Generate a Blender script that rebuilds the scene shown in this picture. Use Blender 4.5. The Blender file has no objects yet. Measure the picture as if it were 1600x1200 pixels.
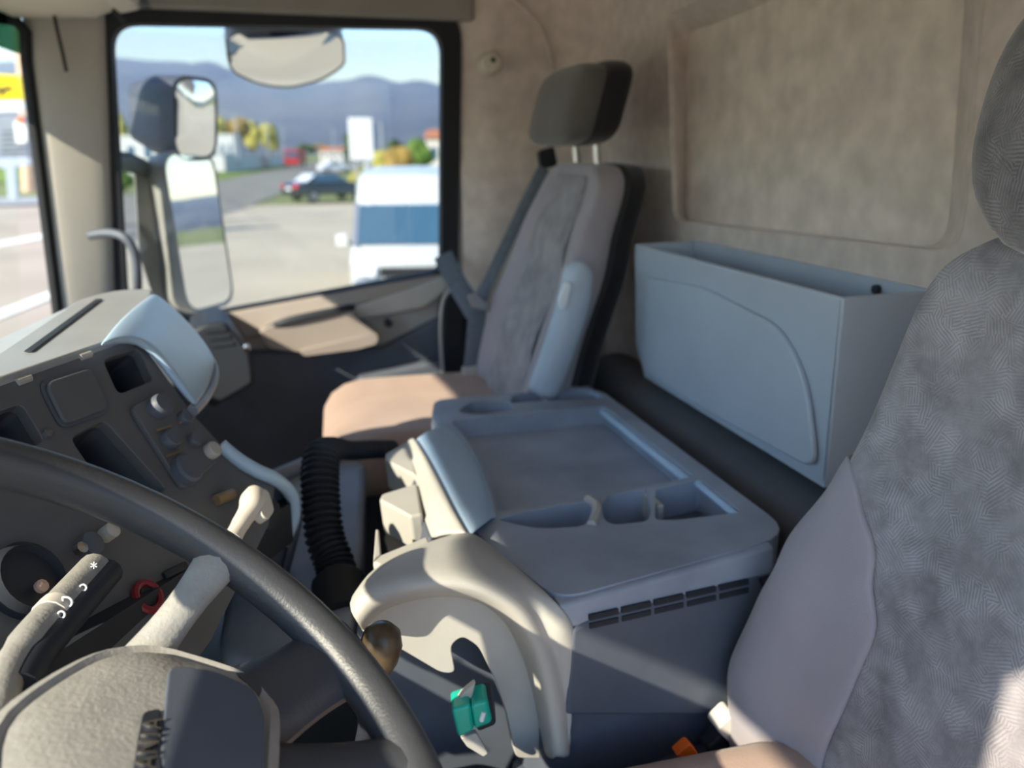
import bpy, bmesh, math, random
from mathutils import Vector, Matrix, noise
from mathutils.geometry import tessellate_polygon
random.seed(7)

# ------------------------------------------------------------------ camera
SC = bpy.context.scene
COL = SC.collection
CAMZ = 2.40                       # eye height above the lot; the cab is measured from the eye
FPX = 1300.0
PSI, TH = math.radians(14.85), math.radians(15.5)
cd = bpy.data.cameras.new('camera')
cam = bpy.data.objects.new('camera', cd); COL.objects.link(cam)
cam.location = (0, 0, CAMZ)
cam.rotation_euler = (math.pi / 2 - TH, 0, -PSI)
cd.sensor_fit = 'HORIZONTAL'; cd.sensor_width = 36.0; cd.lens = 36.0 * FPX / 1600.0
cd.clip_start = 0.02; cd.clip_end = 30000
cd.dof.use_dof = True; cd.dof.focus_distance = 0.66; cd.dof.aperture_fstop = 4.6
SC.camera = cam

# ------------------------------------------------------------------ world, sun, exposure
SUN = Vector((-1.0, -0.62, 0.69)).normalized()      # towards the sun
w = bpy.data.worlds.new('sky'); SC.world = w; w.use_nodes = True
nt = w.node_tree; nt.nodes.clear()
wo = nt.nodes.new('ShaderNodeOutputWorld'); bg = nt.nodes.new('ShaderNodeBackground')
sk = nt.nodes.new('ShaderNodeTexSky'); sk.sky_type = 'NISHITA'; sk.sun_disc = False
sk.sun_elevation = math.asin(SUN.z); sk.sun_rotation = math.atan2(SUN.x, SUN.y)
sk.altitude = 200; sk.air_density = 1.2; sk.dust_density = 0.25; sk.ozone_density = 2.0
tn = nt.nodes.new('ShaderNodeMix'); tn.data_type = 'RGBA'; tn.blend_type = 'MULTIPLY'; tn.inputs[0].default_value = 1.0
tn.inputs[7].default_value = (0.88, 0.955, 1.05, 1)        # a clearer, bluer day than the model's default air
nt.links.new(sk.outputs[0], tn.inputs[6]); nt.links.new(tn.outputs[2], bg.inputs[0]); nt.links.new(bg.outputs[0], wo.inputs[0])
bg.inputs[1].default_value = 0.225
sl = bpy.data.lights.new('sun', 'SUN'); sl.energy = 6.2; sl.angle = math.radians(0.6); sl.color = (1.0, 0.885, 0.71)
so = bpy.data.objects.new('sun', sl); COL.objects.link(so)
so.rotation_euler = (-SUN).to_track_quat('-Z', 'Y').to_euler()
SC.view_settings.view_transform = 'Standard'; SC.view_settings.look = 'None'
SC.view_settings.gamma = 1.0; SC.view_settings.use_curve_mapping = False
SC.view_settings.exposure = 0.70
SC.cycles.use_denoising = True
SC.cycles.max_bounces = 10; SC.cycles.diffuse_bounces = 6; SC.cycles.glossy_bounces = 5
SC.cycles.transparent_max_bounces = 16
SC.cycles.sample_clamp_indirect = 6.0

# ------------------------------------------------------------------ measuring helpers (metres from the eye)
FW = Vector((math.sin(PSI) * math.cos(TH), math.cos(PSI) * math.cos(TH), -math.sin(TH)))
RT = Vector((math.cos(PSI), -math.sin(PSI), 0)); UP = RT.cross(FW)
def ray(x, y): return FW + RT * ((x - 800) / FPX) + UP * ((600 - y) / FPX)
def aX(x, y, X): r = ray(x, y); return r * (X / r.x)
def aY(x, y, Y): r = ray(x, y); return r * (Y / r.y)
def aZ(x, y, Z): r = ray(x, y); return r * (Z / r.z)
def aP(x, y, p0, n): r = ray(x, y); return r * (p0.dot(n) / r.dot(n))
GZ = -CAMZ
def V(*a): return Vector(a)

# ------------------------------------------------------------------ materials
MATS = {}
def mat(name, col, rough=0.6, spec=0.4, metal=0.0, nscale=0, namt=0.0, bscale=0, bstr=0.0, sheen=0.0, trans=0.0, coat=0.0):
    m = bpy.data.materials.new(name); m.use_nodes = True
    n = m.node_tree.nodes; l = m.node_tree.links; p = n['Principled BSDF']
    p.inputs['Base Color'].default_value = (*col, 1); p.inputs['Roughness'].default_value = rough
    p.inputs['Specular IOR Level'].default_value = spec; p.inputs['Metallic'].default_value = metal
    p.inputs['Sheen Weight'].default_value = sheen; p.inputs['Coat Weight'].default_value = coat
    p.inputs['Transmission Weight'].default_value = trans
    tc = n.new('ShaderNodeTexCoord')
    if namt:
        t = n.new('ShaderNodeTexNoise'); t.inputs['Scale'].default_value = nscale; t.inputs['Detail'].default_value = 5
        r = n.new('ShaderNodeMapRange'); r.inputs['From Min'].default_value = 0.3; r.inputs['From Max'].default_value = 0.7
        r.inputs['To Min'].default_value = 1 - namt; r.inputs['To Max'].default_value = 1 + namt
        mx = n.new('ShaderNodeMix'); mx.data_type = 'RGBA'; mx.blend_type = 'MULTIPLY'; mx.inputs[0].default_value = 1
        mx.inputs[6].default_value = (*col, 1)
        l.new(tc.outputs['Object'], t.inputs['Vector']); l.new(t.outputs[0], r.inputs[0]); l.new(r.outputs[0], mx.inputs[7])
        l.new(mx.outputs[2], p.inputs['Base Color'])
    if bstr:
        t2 = n.new('ShaderNodeTexNoise'); t2.inputs['Scale'].default_value = bscale; t2.inputs['Detail'].default_value = 3
        b = n.new('ShaderNodeBump'); b.inputs['Strength'].default_value = bstr; b.inputs['Distance'].default_value = 0.002
        l.new(tc.outputs['Object'], t2.inputs['Vector']); l.new(t2.outputs[0], b.inputs['Height']); l.new(b.outputs[0], p.inputs['Normal'])
    MATS[name] = m
    return m
def hatched_fabric(name, dark, light, cell=48.0):
    """plush seat cloth: patches of short parallel strokes, each patch turned its own way"""
    m = bpy.data.materials.new(name); m.use_nodes = True
    n = m.node_tree.nodes; l = m.node_tree.links; p = n['Principled BSDF']
    tc = n.new('ShaderNodeTexCoord')
    vo = n.new('ShaderNodeTexVoronoi'); vo.inputs['Scale'].default_value = cell
    sx = n.new('ShaderNodeSeparateColor')
    ang = n.new('ShaderNodeMath'); ang.operation = 'MULTIPLY'; ang.inputs[1].default_value = 6.283
    vr = n.new('ShaderNodeVectorRotate'); vr.rotation_type = 'AXIS_ANGLE'; vr.inputs['Axis'].default_value = (1, 0, 0)
    wv = n.new('ShaderNodeTexWave'); wv.inputs['Scale'].default_value = 105; wv.inputs['Distortion'].default_value = 2.0
    wv.bands_direction = 'Y'; wv.inputs['Detail'].default_value = 1
    ns = n.new('ShaderNodeTexNoise'); ns.inputs['Scale'].default_value = 20; ns.inputs['Detail'].default_value = 5; ns.inputs['Roughness'].default_value = 0.7
    ad = n.new('ShaderNodeMath'); ad.operation = 'MULTIPLY_ADD'; ad.inputs[1].default_value = 0.18
    cr = n.new('ShaderNodeMapRange'); cr.inputs['From Min'].default_value = 0.28; cr.inputs['From Max'].default_value = 0.88
    mx = n.new('ShaderNodeMix'); mx.data_type = 'RGBA'; mx.inputs[6].default_value = (*dark, 1); mx.inputs[7].default_value = (*light, 1)
    wn = n.new('ShaderNodeTexNoise'); wn.inputs['Scale'].default_value = 45; wn.inputs['Detail'].default_value = 3
    ws_ = n.new('ShaderNodeVectorMath'); ws_.operation = 'MULTIPLY_ADD'; ws_.inputs[1].default_value = (.05, .05, .05)
    l.new(tc.outputs['Object'], wn.inputs['Vector']); l.new(wn.outputs['Color'], ws_.inputs[0]); l.new(tc.outputs['Object'], ws_.inputs[2])
    l.new(ws_.outputs[0], vo.inputs['Vector']); l.new(vo.outputs['Color'], sx.inputs[0])
    am = n.new('ShaderNodeTexNoise'); am.inputs['Scale'].default_value = 34; am.inputs['Detail'].default_value = 2
    ar_ = n.new('ShaderNodeMapRange'); ar_.inputs['From Min'].default_value = .38; ar_.inputs['From Max'].default_value = .66
    ar_.inputs['To Min'].default_value = 0.0; ar_.inputs['To Max'].default_value = 0.30
    l.new(tc.outputs['Object'], am.inputs['Vector']); l.new(am.outputs[0], ar_.inputs[0]); l.new(ar_.outputs[0], ad.inputs[1])
    l.new(sx.outputs[0], ang.inputs[0]); l.new(tc.outputs['Object'], vr.inputs['Vector']); l.new(ang.outputs[0], vr.inputs['Angle'])
    l.new(vr.outputs[0], wv.inputs['Vector']); l.new(tc.outputs['Object'], ns.inputs['Vector'])
    l.new(wv.outputs['Fac'], ad.inputs[0]); l.new(ns.outputs[0], ad.inputs[2]); l.new(ad.outputs[0], cr.inputs[0])
    l.new(cr.outputs[0], mx.inputs[0]); l.new(mx.outputs[2], p.inputs['Base Color'])
    b = n.new('ShaderNodeBump'); b.inputs['Strength'].default_value = 0.10; b.inputs['Distance'].default_value = 0.001
    l.new(wv.outputs['Fac'], b.inputs['Height']); l.new(b.outputs[0], p.inputs['Normal'])
    p.inputs['Roughness'].default_value = 0.95; p.inputs['Specular IOR Level'].default_value = 0.1
    p.inputs['Sheen Weight'].default_value = 0.5; p.inputs['Sheen Roughness'].default_value = 0.4
    MATS[name] = m
def glass(name, tint, gl=0.06):
    m = bpy.data.materials.new(name); m.use_nodes = True
    n = m.node_tree.nodes; l = m.node_tree.links; n.clear()
    o = n.new('ShaderNodeOutputMaterial'); mx = n.new('ShaderNodeMixShader'); t = n.new('ShaderNodeBsdfTransparent')
    g = n.new('ShaderNodeBsdfGlossy'); g.inputs['Roughness'].default_value = 0.02
    t.inputs[0].default_value = (*tint, 1); mx.inputs[0].default_value = gl
    l.new(t.outputs[0], mx.inputs[1]); l.new(g.outputs[0], mx.inputs[2]); l.new(mx.outputs[0], o.inputs[0]); MATS[name] = m

mat('wall_felt', (0.60, 0.52, 0.48), 0.95, 0.1, nscale=30, namt=0.12, bscale=600, bstr=0.3, sheen=0.2)
mat('panel_felt', (0.68, 0.60, 0.55), 0.95, 0.1, nscale=22, namt=0.14, bscale=600, bstr=0.3, sheen=0.2)
mat('pillar_plastic', (0.41, 0.385, 0.355), 0.6, 0.4, nscale=8, namt=0.05, bscale=900, bstr=0.15)
mat('shelf_plastic', (0.62, 0.57, 0.50), 0.6, 0.4, nscale=8, namt=0.05)
mat('grey_plastic', (0.45, 0.43, 0.395), 0.5, 0.5, nscale=12, namt=0.08, bscale=900, bstr=0.15)
mat('cover_plastic', (0.29, 0.325, 0.39), 0.38, 0.5, nscale=9, namt=0.22, bscale=900, bstr=0.12)
mat('bin_plastic', (0.40, 0.455, 0.53), 0.42, 0.45, nscale=6, namt=0.06, bscale=900, bstr=0.12)
mat('sky_sheen_plastic', (0.42, 0.57, 0.73), 0.28, 0.6, nscale=9, namt=0.08, bscale=900, bstr=0.1)  # bluish base colour carries the sky's sheen on shaded rims and rails
mat('door_plastic', (0.29, 0.25, 0.225), 0.6, 0.4, nscale=8, namt=0.05, bscale=900, bstr=0.15)
mat('pad_plastic', (0.31, 0.315, 0.32), 0.4, 0.5, nscale=10, namt=0.08, bscale=900, bstr=0.12)
mat('header_grey', (0.27, 0.255, 0.24), 0.7, 0.3, nscale=8, namt=0.05)
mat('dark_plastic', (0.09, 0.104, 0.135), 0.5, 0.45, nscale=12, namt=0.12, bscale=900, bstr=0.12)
mat('panel_plastic', (0.11, 0.115, 0.125), 0.55, 0.4, nscale=12, namt=0.1)
mat('black_plastic', (0.022, 0.026, 0.034), 0.55, 0.35, nscale=10, namt=0.1)
mat('rubber', (0.018, 0.020, 0.024), 0.7, 0.3, nscale=20, namt=0.1)
mat('wheel_leather', (0.045, 0.047, 0.054), 0.42, 0.5, nscale=20, namt=0.08, bscale=500, bstr=0.15)
mat('hub_plastic', (0.32, 0.305, 0.28), 0.55, 0.4, nscale=60, namt=0.10, bscale=300, bstr=0.3)
mat('seat_side', (0.315, 0.285, 0.31), 0.95, 0.1, nscale=9, namt=0.08, bscale=700, bstr=0.2, sheen=0.35)
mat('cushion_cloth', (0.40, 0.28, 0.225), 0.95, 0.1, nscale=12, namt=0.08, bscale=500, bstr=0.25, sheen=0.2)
mat('head_front', (0.10, 0.095, 0.09), 0.95, 0.1, nscale=14, namt=0.1, sheen=0.3)
mat('head_cloth', (0.018, 0.017, 0.019), 0.95, 0.1, nscale=14, namt=0.1, sheen=0.25)
hatched_fabric('seat_cloth', (0.15, 0.142, 0.150), (0.38, 0.362, 0.378))
hatched_fabric('seat_cloth_dark', (0.06, 0.058, 0.062), (0.27, 0.258, 0.27))
mat('webbing', (0.12, 0.14, 0.17), 0.75, 0.3, nscale=80, namt=0.15, bscale=900, bstr=0.3)
mat('steel', (0.55, 0.55, 0.56), 0.25, 0.5, metal=1.0, nscale=20, namt=0.05)
mat('mirror_glass', (0.92, 0.93, 0.93), 0.01, 0.5, metal=1.0, nscale=2, namt=0.001)
mat('white_mark', (0.75, 0.77, 0.8), 0.5, nscale=10, namt=0.05)
mat('red_plastic', (0.20, 0.010, 0.022), 0.4, nscale=30, namt=0.1)
mat('orange_plastic', (0.85, 0.14, 0.01), 0.4, nscale=30, namt=0.1)
mat('green_plastic', (0.0, 0.40, 0.30), 0.3, 0.6, nscale=30, namt=0.1)
mat('knob_brown', (0.20, 0.135, 0.06), 0.35, 0.6, nscale=25, namt=0.3)
mat('knob_dark', (0.07, 0.048, 0.025), 0.35, 0.6, nscale=40, namt=0.5)
mat('visor_green', (0.06, 0.15, 0.10), 0.35, 0.5, nscale=5, namt=0.05)
glass('clear_glass', (0.97, 0.99, 0.975), 0.03)
glass('door_glass', (0.78, 0.81, 0.84), 0.03)
glass('tint_glass', (0.16, 0.30, 0.22), 0.02)
glass('car_glass', (0.08, 0.14, 0.18), 0.35)
mat('car_glass_dark', (0.05, 0.12, 0.18), 0.12, 0.8, nscale=1, namt=0.05)
mat('concrete', (0.54, 0.46, 0.325), 0.9, 0.2, nscale=0.25, namt=0.10, bscale=6, bstr=0.4)
mat('forecourt', (0.40, 0.335, 0.27), 0.9, 0.2, nscale=0.3, namt=0.1, bscale=6, bstr=0.4)
mat('asphalt', (0.26, 0.238, 0.195), 0.9, 0.2, nscale=0.6, namt=0.12, bscale=8, bstr=0.4)
mat('road_paint', (0.75, 0.73, 0.68), 0.8, nscale=4, namt=0.1)
mat('kerb', (0.30, 0.31, 0.32), 0.9, nscale=2, namt=0.1)
mat('grass', (0.20, 0.27, 0.055), 0.95, 0.1, nscale=1.5, namt=0.35, bscale=10, bstr=0.6)
mat('field', (0.22, 0.24, 0.10), 0.95, 0.1, nscale=0.02, namt=0.3)
mat('hill', (0.10, 0.095, 0.085), 1.0, 0.05, nscale=0.004, namt=0.35)
mat('leaf_green', (0.10, 0.17, 0.03), 0.8, 0.2, nscale=2, namt=0.4)
mat('leaf_dark', (0.05, 0.085, 0.03), 0.8, 0.2, nscale=2, namt=0.4)
mat('leaf_ochre', (0.30, 0.20, 0.05), 0.8, 0.2, nscale=2, namt=0.35)
mat('leaf_yellow', (0.36, 0.32, 0.07), 0.8, 0.2, nscale=2, namt=0.35)
mat('bark', (0.13, 0.10, 0.07), 0.9, 0.1, nscale=6, namt=0.2)
mat('white_paint', (0.64, 0.65, 0.62), 0.35, 0.5, nscale=2, namt=0.02, coat=0.3)
mat('sign_white', (0.82, 0.83, 0.80), 0.5, nscale=2, namt=0.03)
mat('car_dark', (0.02, 0.025, 0.03), 0.2, 0.6, nscale=2, namt=0.05, coat=0.6)
mat('car_red', (0.45, 0.02, 0.03), 0.4, nscale=2, namt=0.05)
mat('tail_red', (0.6, 0.02, 0.03), 0.25, nscale=9, namt=0.1)
mat('lamp_clear', (0.8, 0.82, 0.85), 0.1, 0.8, nscale=9, namt=0.05)
mat('tyre', (0.02, 0.02, 0.02), 0.85, nscale=20, namt=0.1)
mat('plaster', (0.62, 0.58, 0.50), 0.9, nscale=0.6, namt=0.08)
mat('plaster_grey', (0.56, 0.57, 0.55), 0.9, nscale=0.5, namt=0.08)
mat('roof_tile', (0.42, 0.17, 0.09), 0.85, nscale=3, namt=0.2)
mat('galvanised', (0.40, 0.41, 0.42), 0.5, metal=0.4, nscale=5, namt=0.1)
mat('sign_yellow', (0.95, 0.66, 0.0), 0.45, nscale=2, namt=0.02)
mat('sign_black', (0.02, 0.02, 0.02), 0.5, nscale=5, namt=0.05)
mat('sign_grey', (0.22, 0.25, 0.30), 0.5, nscale=5, namt=0.05)
mat('tan_bark', (0.52, 0.38, 0.27), 0.9, nscale=2, namt=0.1)

# ------------------------------------------------------------------ mesh helpers
def offs_loop(p, d):  # inset of a planar loop towards its centroid
    c = sum(p, Vector()) / len(p)
    return [q + (c - q).normalized() * d for q in p]
def rnd(pts, r, n=5, closed=True):
    """round the corners of a polyline; r may be a list"""
    out = []; N = len(pts)
    for i, p in enumerate(pts):
        rr = r[i] if isinstance(r, (list, tuple)) else r
        if (not closed and i in (0, N - 1)) or rr <= 0: out.append(p.copy()); continue
        a, b = pts[i - 1], pts[(i + 1) % N]
        da, db = (a - p), (b - p); k = min(rr, da.length * 0.48, db.length * 0.48)
        s, e = p + da.normalized() * k, p + db.normalized() * k
        for j in range(n + 1):
            t = j / n; out.append(s * (1 - t) ** 2 + p * 2 * t * (1 - t) + e * t * t)
    return out
def spl(pts, n=8):
    """Catmull-Rom through the points"""
    out = []
    for i in range(len(pts) - 1):
        p0 = pts[max(i - 1, 0)]; p1 = pts[i]; p2 = pts[i + 1]; p3 = pts[min(i + 2, len(pts) - 1)]
        for j in range(n):
            t = j / n
            out.append(0.5 * ((2 * p1) + (p2 - p0) * t + (2 * p0 - 5 * p1 + 4 * p2 - p3) * t * t + (3 * p1 - p0 - 3 * p2 + p3) * t ** 3))
    out.append(pts[-1].copy()); return out
class MB:
    def __init__(s): s.v = []; s.f = []
    def add(s, vs, fs):
        o = len(s.v); s.v += [Vector(q) for q in vs]; s.f += [[i + o for i in q] for q in fs]; return s
    def box(s, lo, hi):
        x0, y0, z0 = lo; x1, y1, z1 = hi
        return s.add([(x0,y0,z0),(x1,y0,z0),(x1,y1,z0),(x0,y1,z0),(x0,y0,z1),(x1,y0,z1),(x1,y1,z1),(x0,y1,z1)],
                     [(0,3,2,1),(4,5,6,7),(0,1,5,4),(1,2,6,5),(2,3,7,6),(3,0,4,7)])
    def prism(s, pts, ext):
        n = len(pts); e = Vector(ext)
        return s.add(list(pts) + [p + e for p in pts],
                     [list(range(n))[::-1], list(range(n, 2 * n))] + [(i, (i + 1) % n, n + (i + 1) % n, n + i) for i in range(n)])
    def plate(s, outer, holes, ext):
        """prism with holes"""
        loops = [list(outer)] + [list(h) for h in holes]; flat = [p for lp in loops for p in lp]; n = len(flat); e = Vector(ext)
        tri = tessellate_polygon(loops)
        fs = [tuple(t)[::-1] for t in tri] + [tuple(i + n for i in t) for t in tri]
        o = 0
        for lp in loops:
            k = len(lp); fs += [(o + i, o + (i + 1) % k, n + o + (i + 1) % k, n + o + i) for i in range(k)]; o += k
        return s.add(flat + [p + e for p in flat], fs)
    def loft(s, rings, cap=True, closed=True):
        k = len(rings[0]); vs = [p for r in rings for p in r]; fs = []
        for i in range(len(rings) - 1):
            for j in range(k if closed else k - 1):
                a = i * k + j; b = i * k + (j + 1) % k; fs.append((a, b, b + k, a + k))
        if cap and closed: fs += [list(range(k))[::-1], [(len(rings) - 1) * k + j for j in range(k)]]
        return s.add(vs, fs)
    def tube(s, path, r, n=10, r2=None, up=None, closed=False):
        path = [Vector(p) for p in path]; N = len(path); rings = []; u = None
        for i, p in enumerate(path):
            if closed: t = (path[(i + 1) % N] - path[i - 1]).normalized()
            else: t = (path[min(i + 1, N - 1)] - path[max(i - 1, 0)]).normalized()
            if u is None:
                u = Vector(up) if up else (Vector((0, 0, 1)) if abs(t.z) < 0.9 else Vector((1, 0, 0)))
            elif up: u = Vector(up)
            u = (u - t * u.dot(t)).normalized(); b = t.cross(u)
            ra = r[i] if isinstance(r, (list, tuple)) else r
            rb = ra if r2 is None else (r2[i] if isinstance(r2, (list, tuple)) else r2)
            rings.append([p + u * (ra * math.cos(2 * math.pi * j / n)) + b * (rb * math.sin(2 * math.pi * j / n)) for j in range(n)])
        if closed: rings.append(rings[0]); return s.loft(rings, cap=False)
        return s.loft(rings)
    def lathe(s, c, ax, prof, n=20):
        ax = Vector(ax).normalized(); u = ax.orthogonal().normalized(); b = ax.cross(u); c = Vector(c)
        return s.loft([[c + ax * h + (u * math.cos(2 * math.pi * j / n) + b * math.sin(2 * math.pi * j / n)) * r for j in range(n)] for r, h in prof])
    def build(s, name, m, parent=None, smooth=True, bevel=0, seg=3, sub=0, solid=0, sol_off=-1):
        me = bpy.data.meshes.new(name); me.from_pydata(s.v, [], s.f)
        bm = bmesh.new(); bm.from_mesh(me); bmesh.ops.remove_doubles(bm, verts=bm.verts, dist=1e-6)
        bmesh.ops.recalc_face_normals(bm, faces=bm.faces); bm.to_mesh(me); bm.free()
        me.materials.append(MATS[m]); me.polygons.foreach_set('use_smooth', [smooth or bevel > 0] * len(me.polygons))
        if smooth and not bevel and not sub: me.set_sharp_from_angle(angle=math.radians(40))
        o = bpy.data.objects.new(name, me); COL.objects.link(o); o.parent = parent
        if solid:
            q = o.modifiers.new('solid', 'SOLIDIFY'); q.thickness = solid; q.offset = sol_off
        if bevel:
            q = o.modifiers.new('bevel', 'BEVEL'); q.width = bevel; q.segments = seg; q.limit_method = 'ANGLE'
            q.angle_limit = math.radians(35); q.harden_normals = True
        if sub:
            q = o.modifiers.new('sub', 'SUBSURF'); q.levels = sub; q.render_levels = sub
        return o
def tag(o, label, cat, group=None, kind=None):
    o['label'] = label; o['category'] = cat
    if group: o['group'] = group
    if kind: o['kind'] = kind
    return o
def thing(name, label, cat, group=None, kind=None):
    o = bpy.data.objects.new(name, None); COL.objects.link(o); o.empty_display_size = 0.05
    return tag(o, label, cat, group, kind)
def struct(o, label, cat): return tag(o, label, cat, None, 'structure')
def text_mesh(name, body, size, origin, xdir, ydir, m, parent, depth=0.0006, align='CENTER'):
    cu = bpy.data.curves.new(name, 'FONT'); cu.body = body; cu.size = size; cu.extrude = depth; cu.align_x = align; cu.align_y = 'CENTER'
    t = bpy.data.objects.new(name, cu); COL.objects.link(t)
    dg = bpy.context.evaluated_depsgraph_get(); me = bpy.data.meshes.new_from_object(t.evaluated_get(dg))
    bpy.data.objects.remove(t); bpy.data.curves.remove(cu)
    x = Vector(xdir).normalized(); y = Vector(ydir); y = (y - x * y.dot(x)).normalized(); z = x.cross(y)
    M = Matrix((x, y, z)).transposed().to_4x4(); M.translation = Vector(origin); me.transform(M)
    me.materials.clear(); me.materials.append(MATS[m])
    o = bpy.data.objects.new(name, me); COL.objects.link(o); o.parent = parent; return o

# =================================================================== THE CAB
XW = 0.72; YD = 2.0; ROOF = 0.62; FLOOR = -1.10
# ---- rear wall with a recessed panel
wall = thing('wall_rear', 'taupe felt-covered rear wall of the cab with a large recessed panel', 'wall', kind='structure')
hole = rnd([aX(1042, 22, XW), aX(1110, -8, XW), aX(1300, -75, XW), aX(1540, -75, XW), aX(1500, 396, XW), aX(1052, 345, XW)],
           [0.03, 0.05, 0.03, 0.03, 0.045, 0.03], 6)
outer = [V(XW, -0.15, ROOF), V(XW, YD - 0.13, ROOF), V(XW, YD - 0.13, FLOOR), V(XW, -0.15, FLOOR)]
MB().plate(outer, [hole], (0.01, 0, 0)).build('wall_skin', 'wall_felt', wall)
XI = XW + 0.050
inn = rnd([aX(1074, 50, XI), aX(1132, 32, XI), aX(1300, -40, XI), aX(1513, -75, XI), aX(1480, 390, XI), aX(1068, 343, XI)],
          [0.03, 0.05, 0.03, 0.03, 0.045, 0.03], 6)
MB().loft([[p - V(.0005, 0, 0) for p in offs_loop(hole, -.004)], hole, [p.lerp(q, .5) + V(0.004, 0, 0) for p, q in zip(hole, inn)], inn, [p + V(.004, 0, 0) for p in offs_loop(inn, .004)]], cap=False).build('recess_edge', 'wall_felt', wall)
MB().prism([p - V(.0005, 0, 0) for p in offs_loop(inn, .0)], (0.02, 0, 0)).build('panel', 'panel_felt', wall)
# ---- side wall behind the passenger door, rounded into the rear wall
sw = thing('wall_right', 'taupe felt side wall between the passenger door and the rear corner', 'wall', kind='structure')
prof = [V(0.405, YD + 0.005, 0), V(0.50, YD, 0), V(XW - 0.14, YD, 0)] + \
       [V(XW - 0.14 + 0.14 * math.sin(a), YD - 0.14 + 0.14 * math.cos(a), 0) for a in [math.pi / 2 * i / 8 for i in range(1, 9)]]
rings = []
for z in [FLOOR, -0.7, -0.3, -0.09, -0.02, 0.1, 0.25, 0.4, ROOF]:
    b = 0.022 if z < -0.05 else 0.0
    rings.append([V(p.x - b * max(0, (p.x - 0.45)) * 1.5, p.y - b, z) for p in prof])
MB().loft(rings, closed=False).build('wall_skin', 'wall_felt', sw, solid=0.02, sol_off=1)
# upper corner pad with its curved seam
seam = spl([aY(782, -20, YD - .004), aY(815, 10, YD - .004), aY(845, 45, YD - .006), aY(862, 100, YD - .02), aX(868, 140, XW - .06)], 6)
MB().tube(seam, 0.004, 8).build('seam', 'wall_felt', sw)
# ---- floor, ceiling
struct(MB().box((-0.75, -0.15, FLOOR - 0.05), (XW, YD, FLOOR)).build('floor', 'black_plastic'), 'black rubber floor of the cab below the seats', 'floor')
struct(MB().box((-0.50, -0.15, ROOF), (XW + 0.03, YD + 0.05, ROOF + 0.05)).build('ceiling', 'shelf_plastic'), 'pale headlining above the seats', 'ceiling')
# ---- passenger door
door = thing('door_1', 'grey passenger door with a big window and a sunlit armrest', 'door', kind='structure')
win = rnd([aY(172, 36, YD), aY(692, 44, YD), aY(690, 424, YD), aY(298, 496, YD), aY(196, 470, YD)], [0.05, 0.055, 0.03, 0.02, 0.03], 6)
wout = rnd([aY(140, 14, YD), aY(722, 16, YD), aY(716, 440, YD), aY(298, 512, YD), aY(176, 486, YD)], [0.05, 0.07, 0.05, 0.02, 0.03], 6)
dout = [V(-0.38, YD, 0.34), V(0.42, YD, 0.34), V(0.42, YD, -1.0), V(-0.38, YD, -1.0)]
MB().plate([p + V(0, .012, 0) for p in dout], [[p + V(0, .012, 0) for p in wout]], (0, 0.04, 0)).build('door_shell', 'pillar_plastic', door, bevel=0.004)
MB().plate(wout, [win], (0, 0.045, 0)).build('window_seal', 'rubber', door, bevel=0.006)
MB().prism([p + V(0, .02, 0) for p in offs_loop(win, -0.008)], (0, 0.004, 0)).build('window_pane', 'door_glass', door, smooth=False)
# sill and beltline trims
sill = [aY(296, 500, YD - .01), aY(692, 428, YD - .01), aY(700, 442, YD - .01), aY(540, 482, YD - .02), aY(395, 530, YD - .03), aY(360, 535, YD - .03), aY(320, 512, YD - .01)]
MB().prism(sill, (0, 0.03, 0)).build('sill_trim', 'door_plastic', door, bevel=0.008)
arm = rnd([aY(402, 520, YD - .07), aY(440, 500, YD - .07), aY(548, 482, YD - .07), aY(560, 500, YD - .07), aY(596, 526, YD - .07), aY(470, 551, YD - .07), aY(420, 546, YD - .07)], 0.012, 4)
MB().prism(arm, (0, 0.09, 0)).build('armrest', 'door_plastic', door, bevel=0.012)
pull = [aY(412, 518, YD - .045), aY(438, 505, YD - .072), aY(480, 494, YD - .078), aY(540, 482, YD - .072), aY(552, 480, YD - .045)]
MB().tube(spl(pull, 5), 0.008, 8, r2=0.005).build('pull_groove', 'black_plastic', door)
MB().prism(rnd([aY(466, 549, YD - .085), aY(570, 525, YD - .085), aY(592, 526, YD - .085), aY(588, 538, YD - .085), aY(560, 546, YD - .085), aY(476, 557, YD - .085)], 0.006, 3), (0, 0.10, 0)).build('armrest_ledge', 'door_plastic', door, bevel=0.006)
blue = rnd([aY(540, 484, YD - .02), aY(640, 452, YD - .02), aY(700, 430, YD - .02), aY(712, 446, YD - .02), aY(660, 482, YD - .02), aY(600, 492, YD - .02), aY(556, 500, YD - .02)], 0.015, 4)
MB().prism(blue, (0, 0.045, 0)).build('beltline_trim', 'grey_plastic', door, bevel=0.008)
MB().prism([V(-0.36, YD - .015, -0.44), V(0.2, YD - .015, -0.455), V(0.40, YD - .015, -0.36), V(0.415, YD - .015, -0.98), V(-0.36, YD - .015, -0.98)], (0, 0.03, 0)).build('door_lining', 'dark_plastic', door, bevel=0.01)
MB().lathe(aY(607, 505, YD - .022), (0, -1, 0), [(0.010, -.01), (0.010, 0.004), (0.006, 0.006)], 14).build('lock_button', 'black_plastic', door)
MB().prism([aY(560, 590, YD - .05), aY(700, 560, YD - .05), aY(704, 640, YD - .05), aY(560, 660, YD - .05)], (0, 0.05, 0)).build('door_pocket', 'dark_plastic', door, bevel=0.012)
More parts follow.
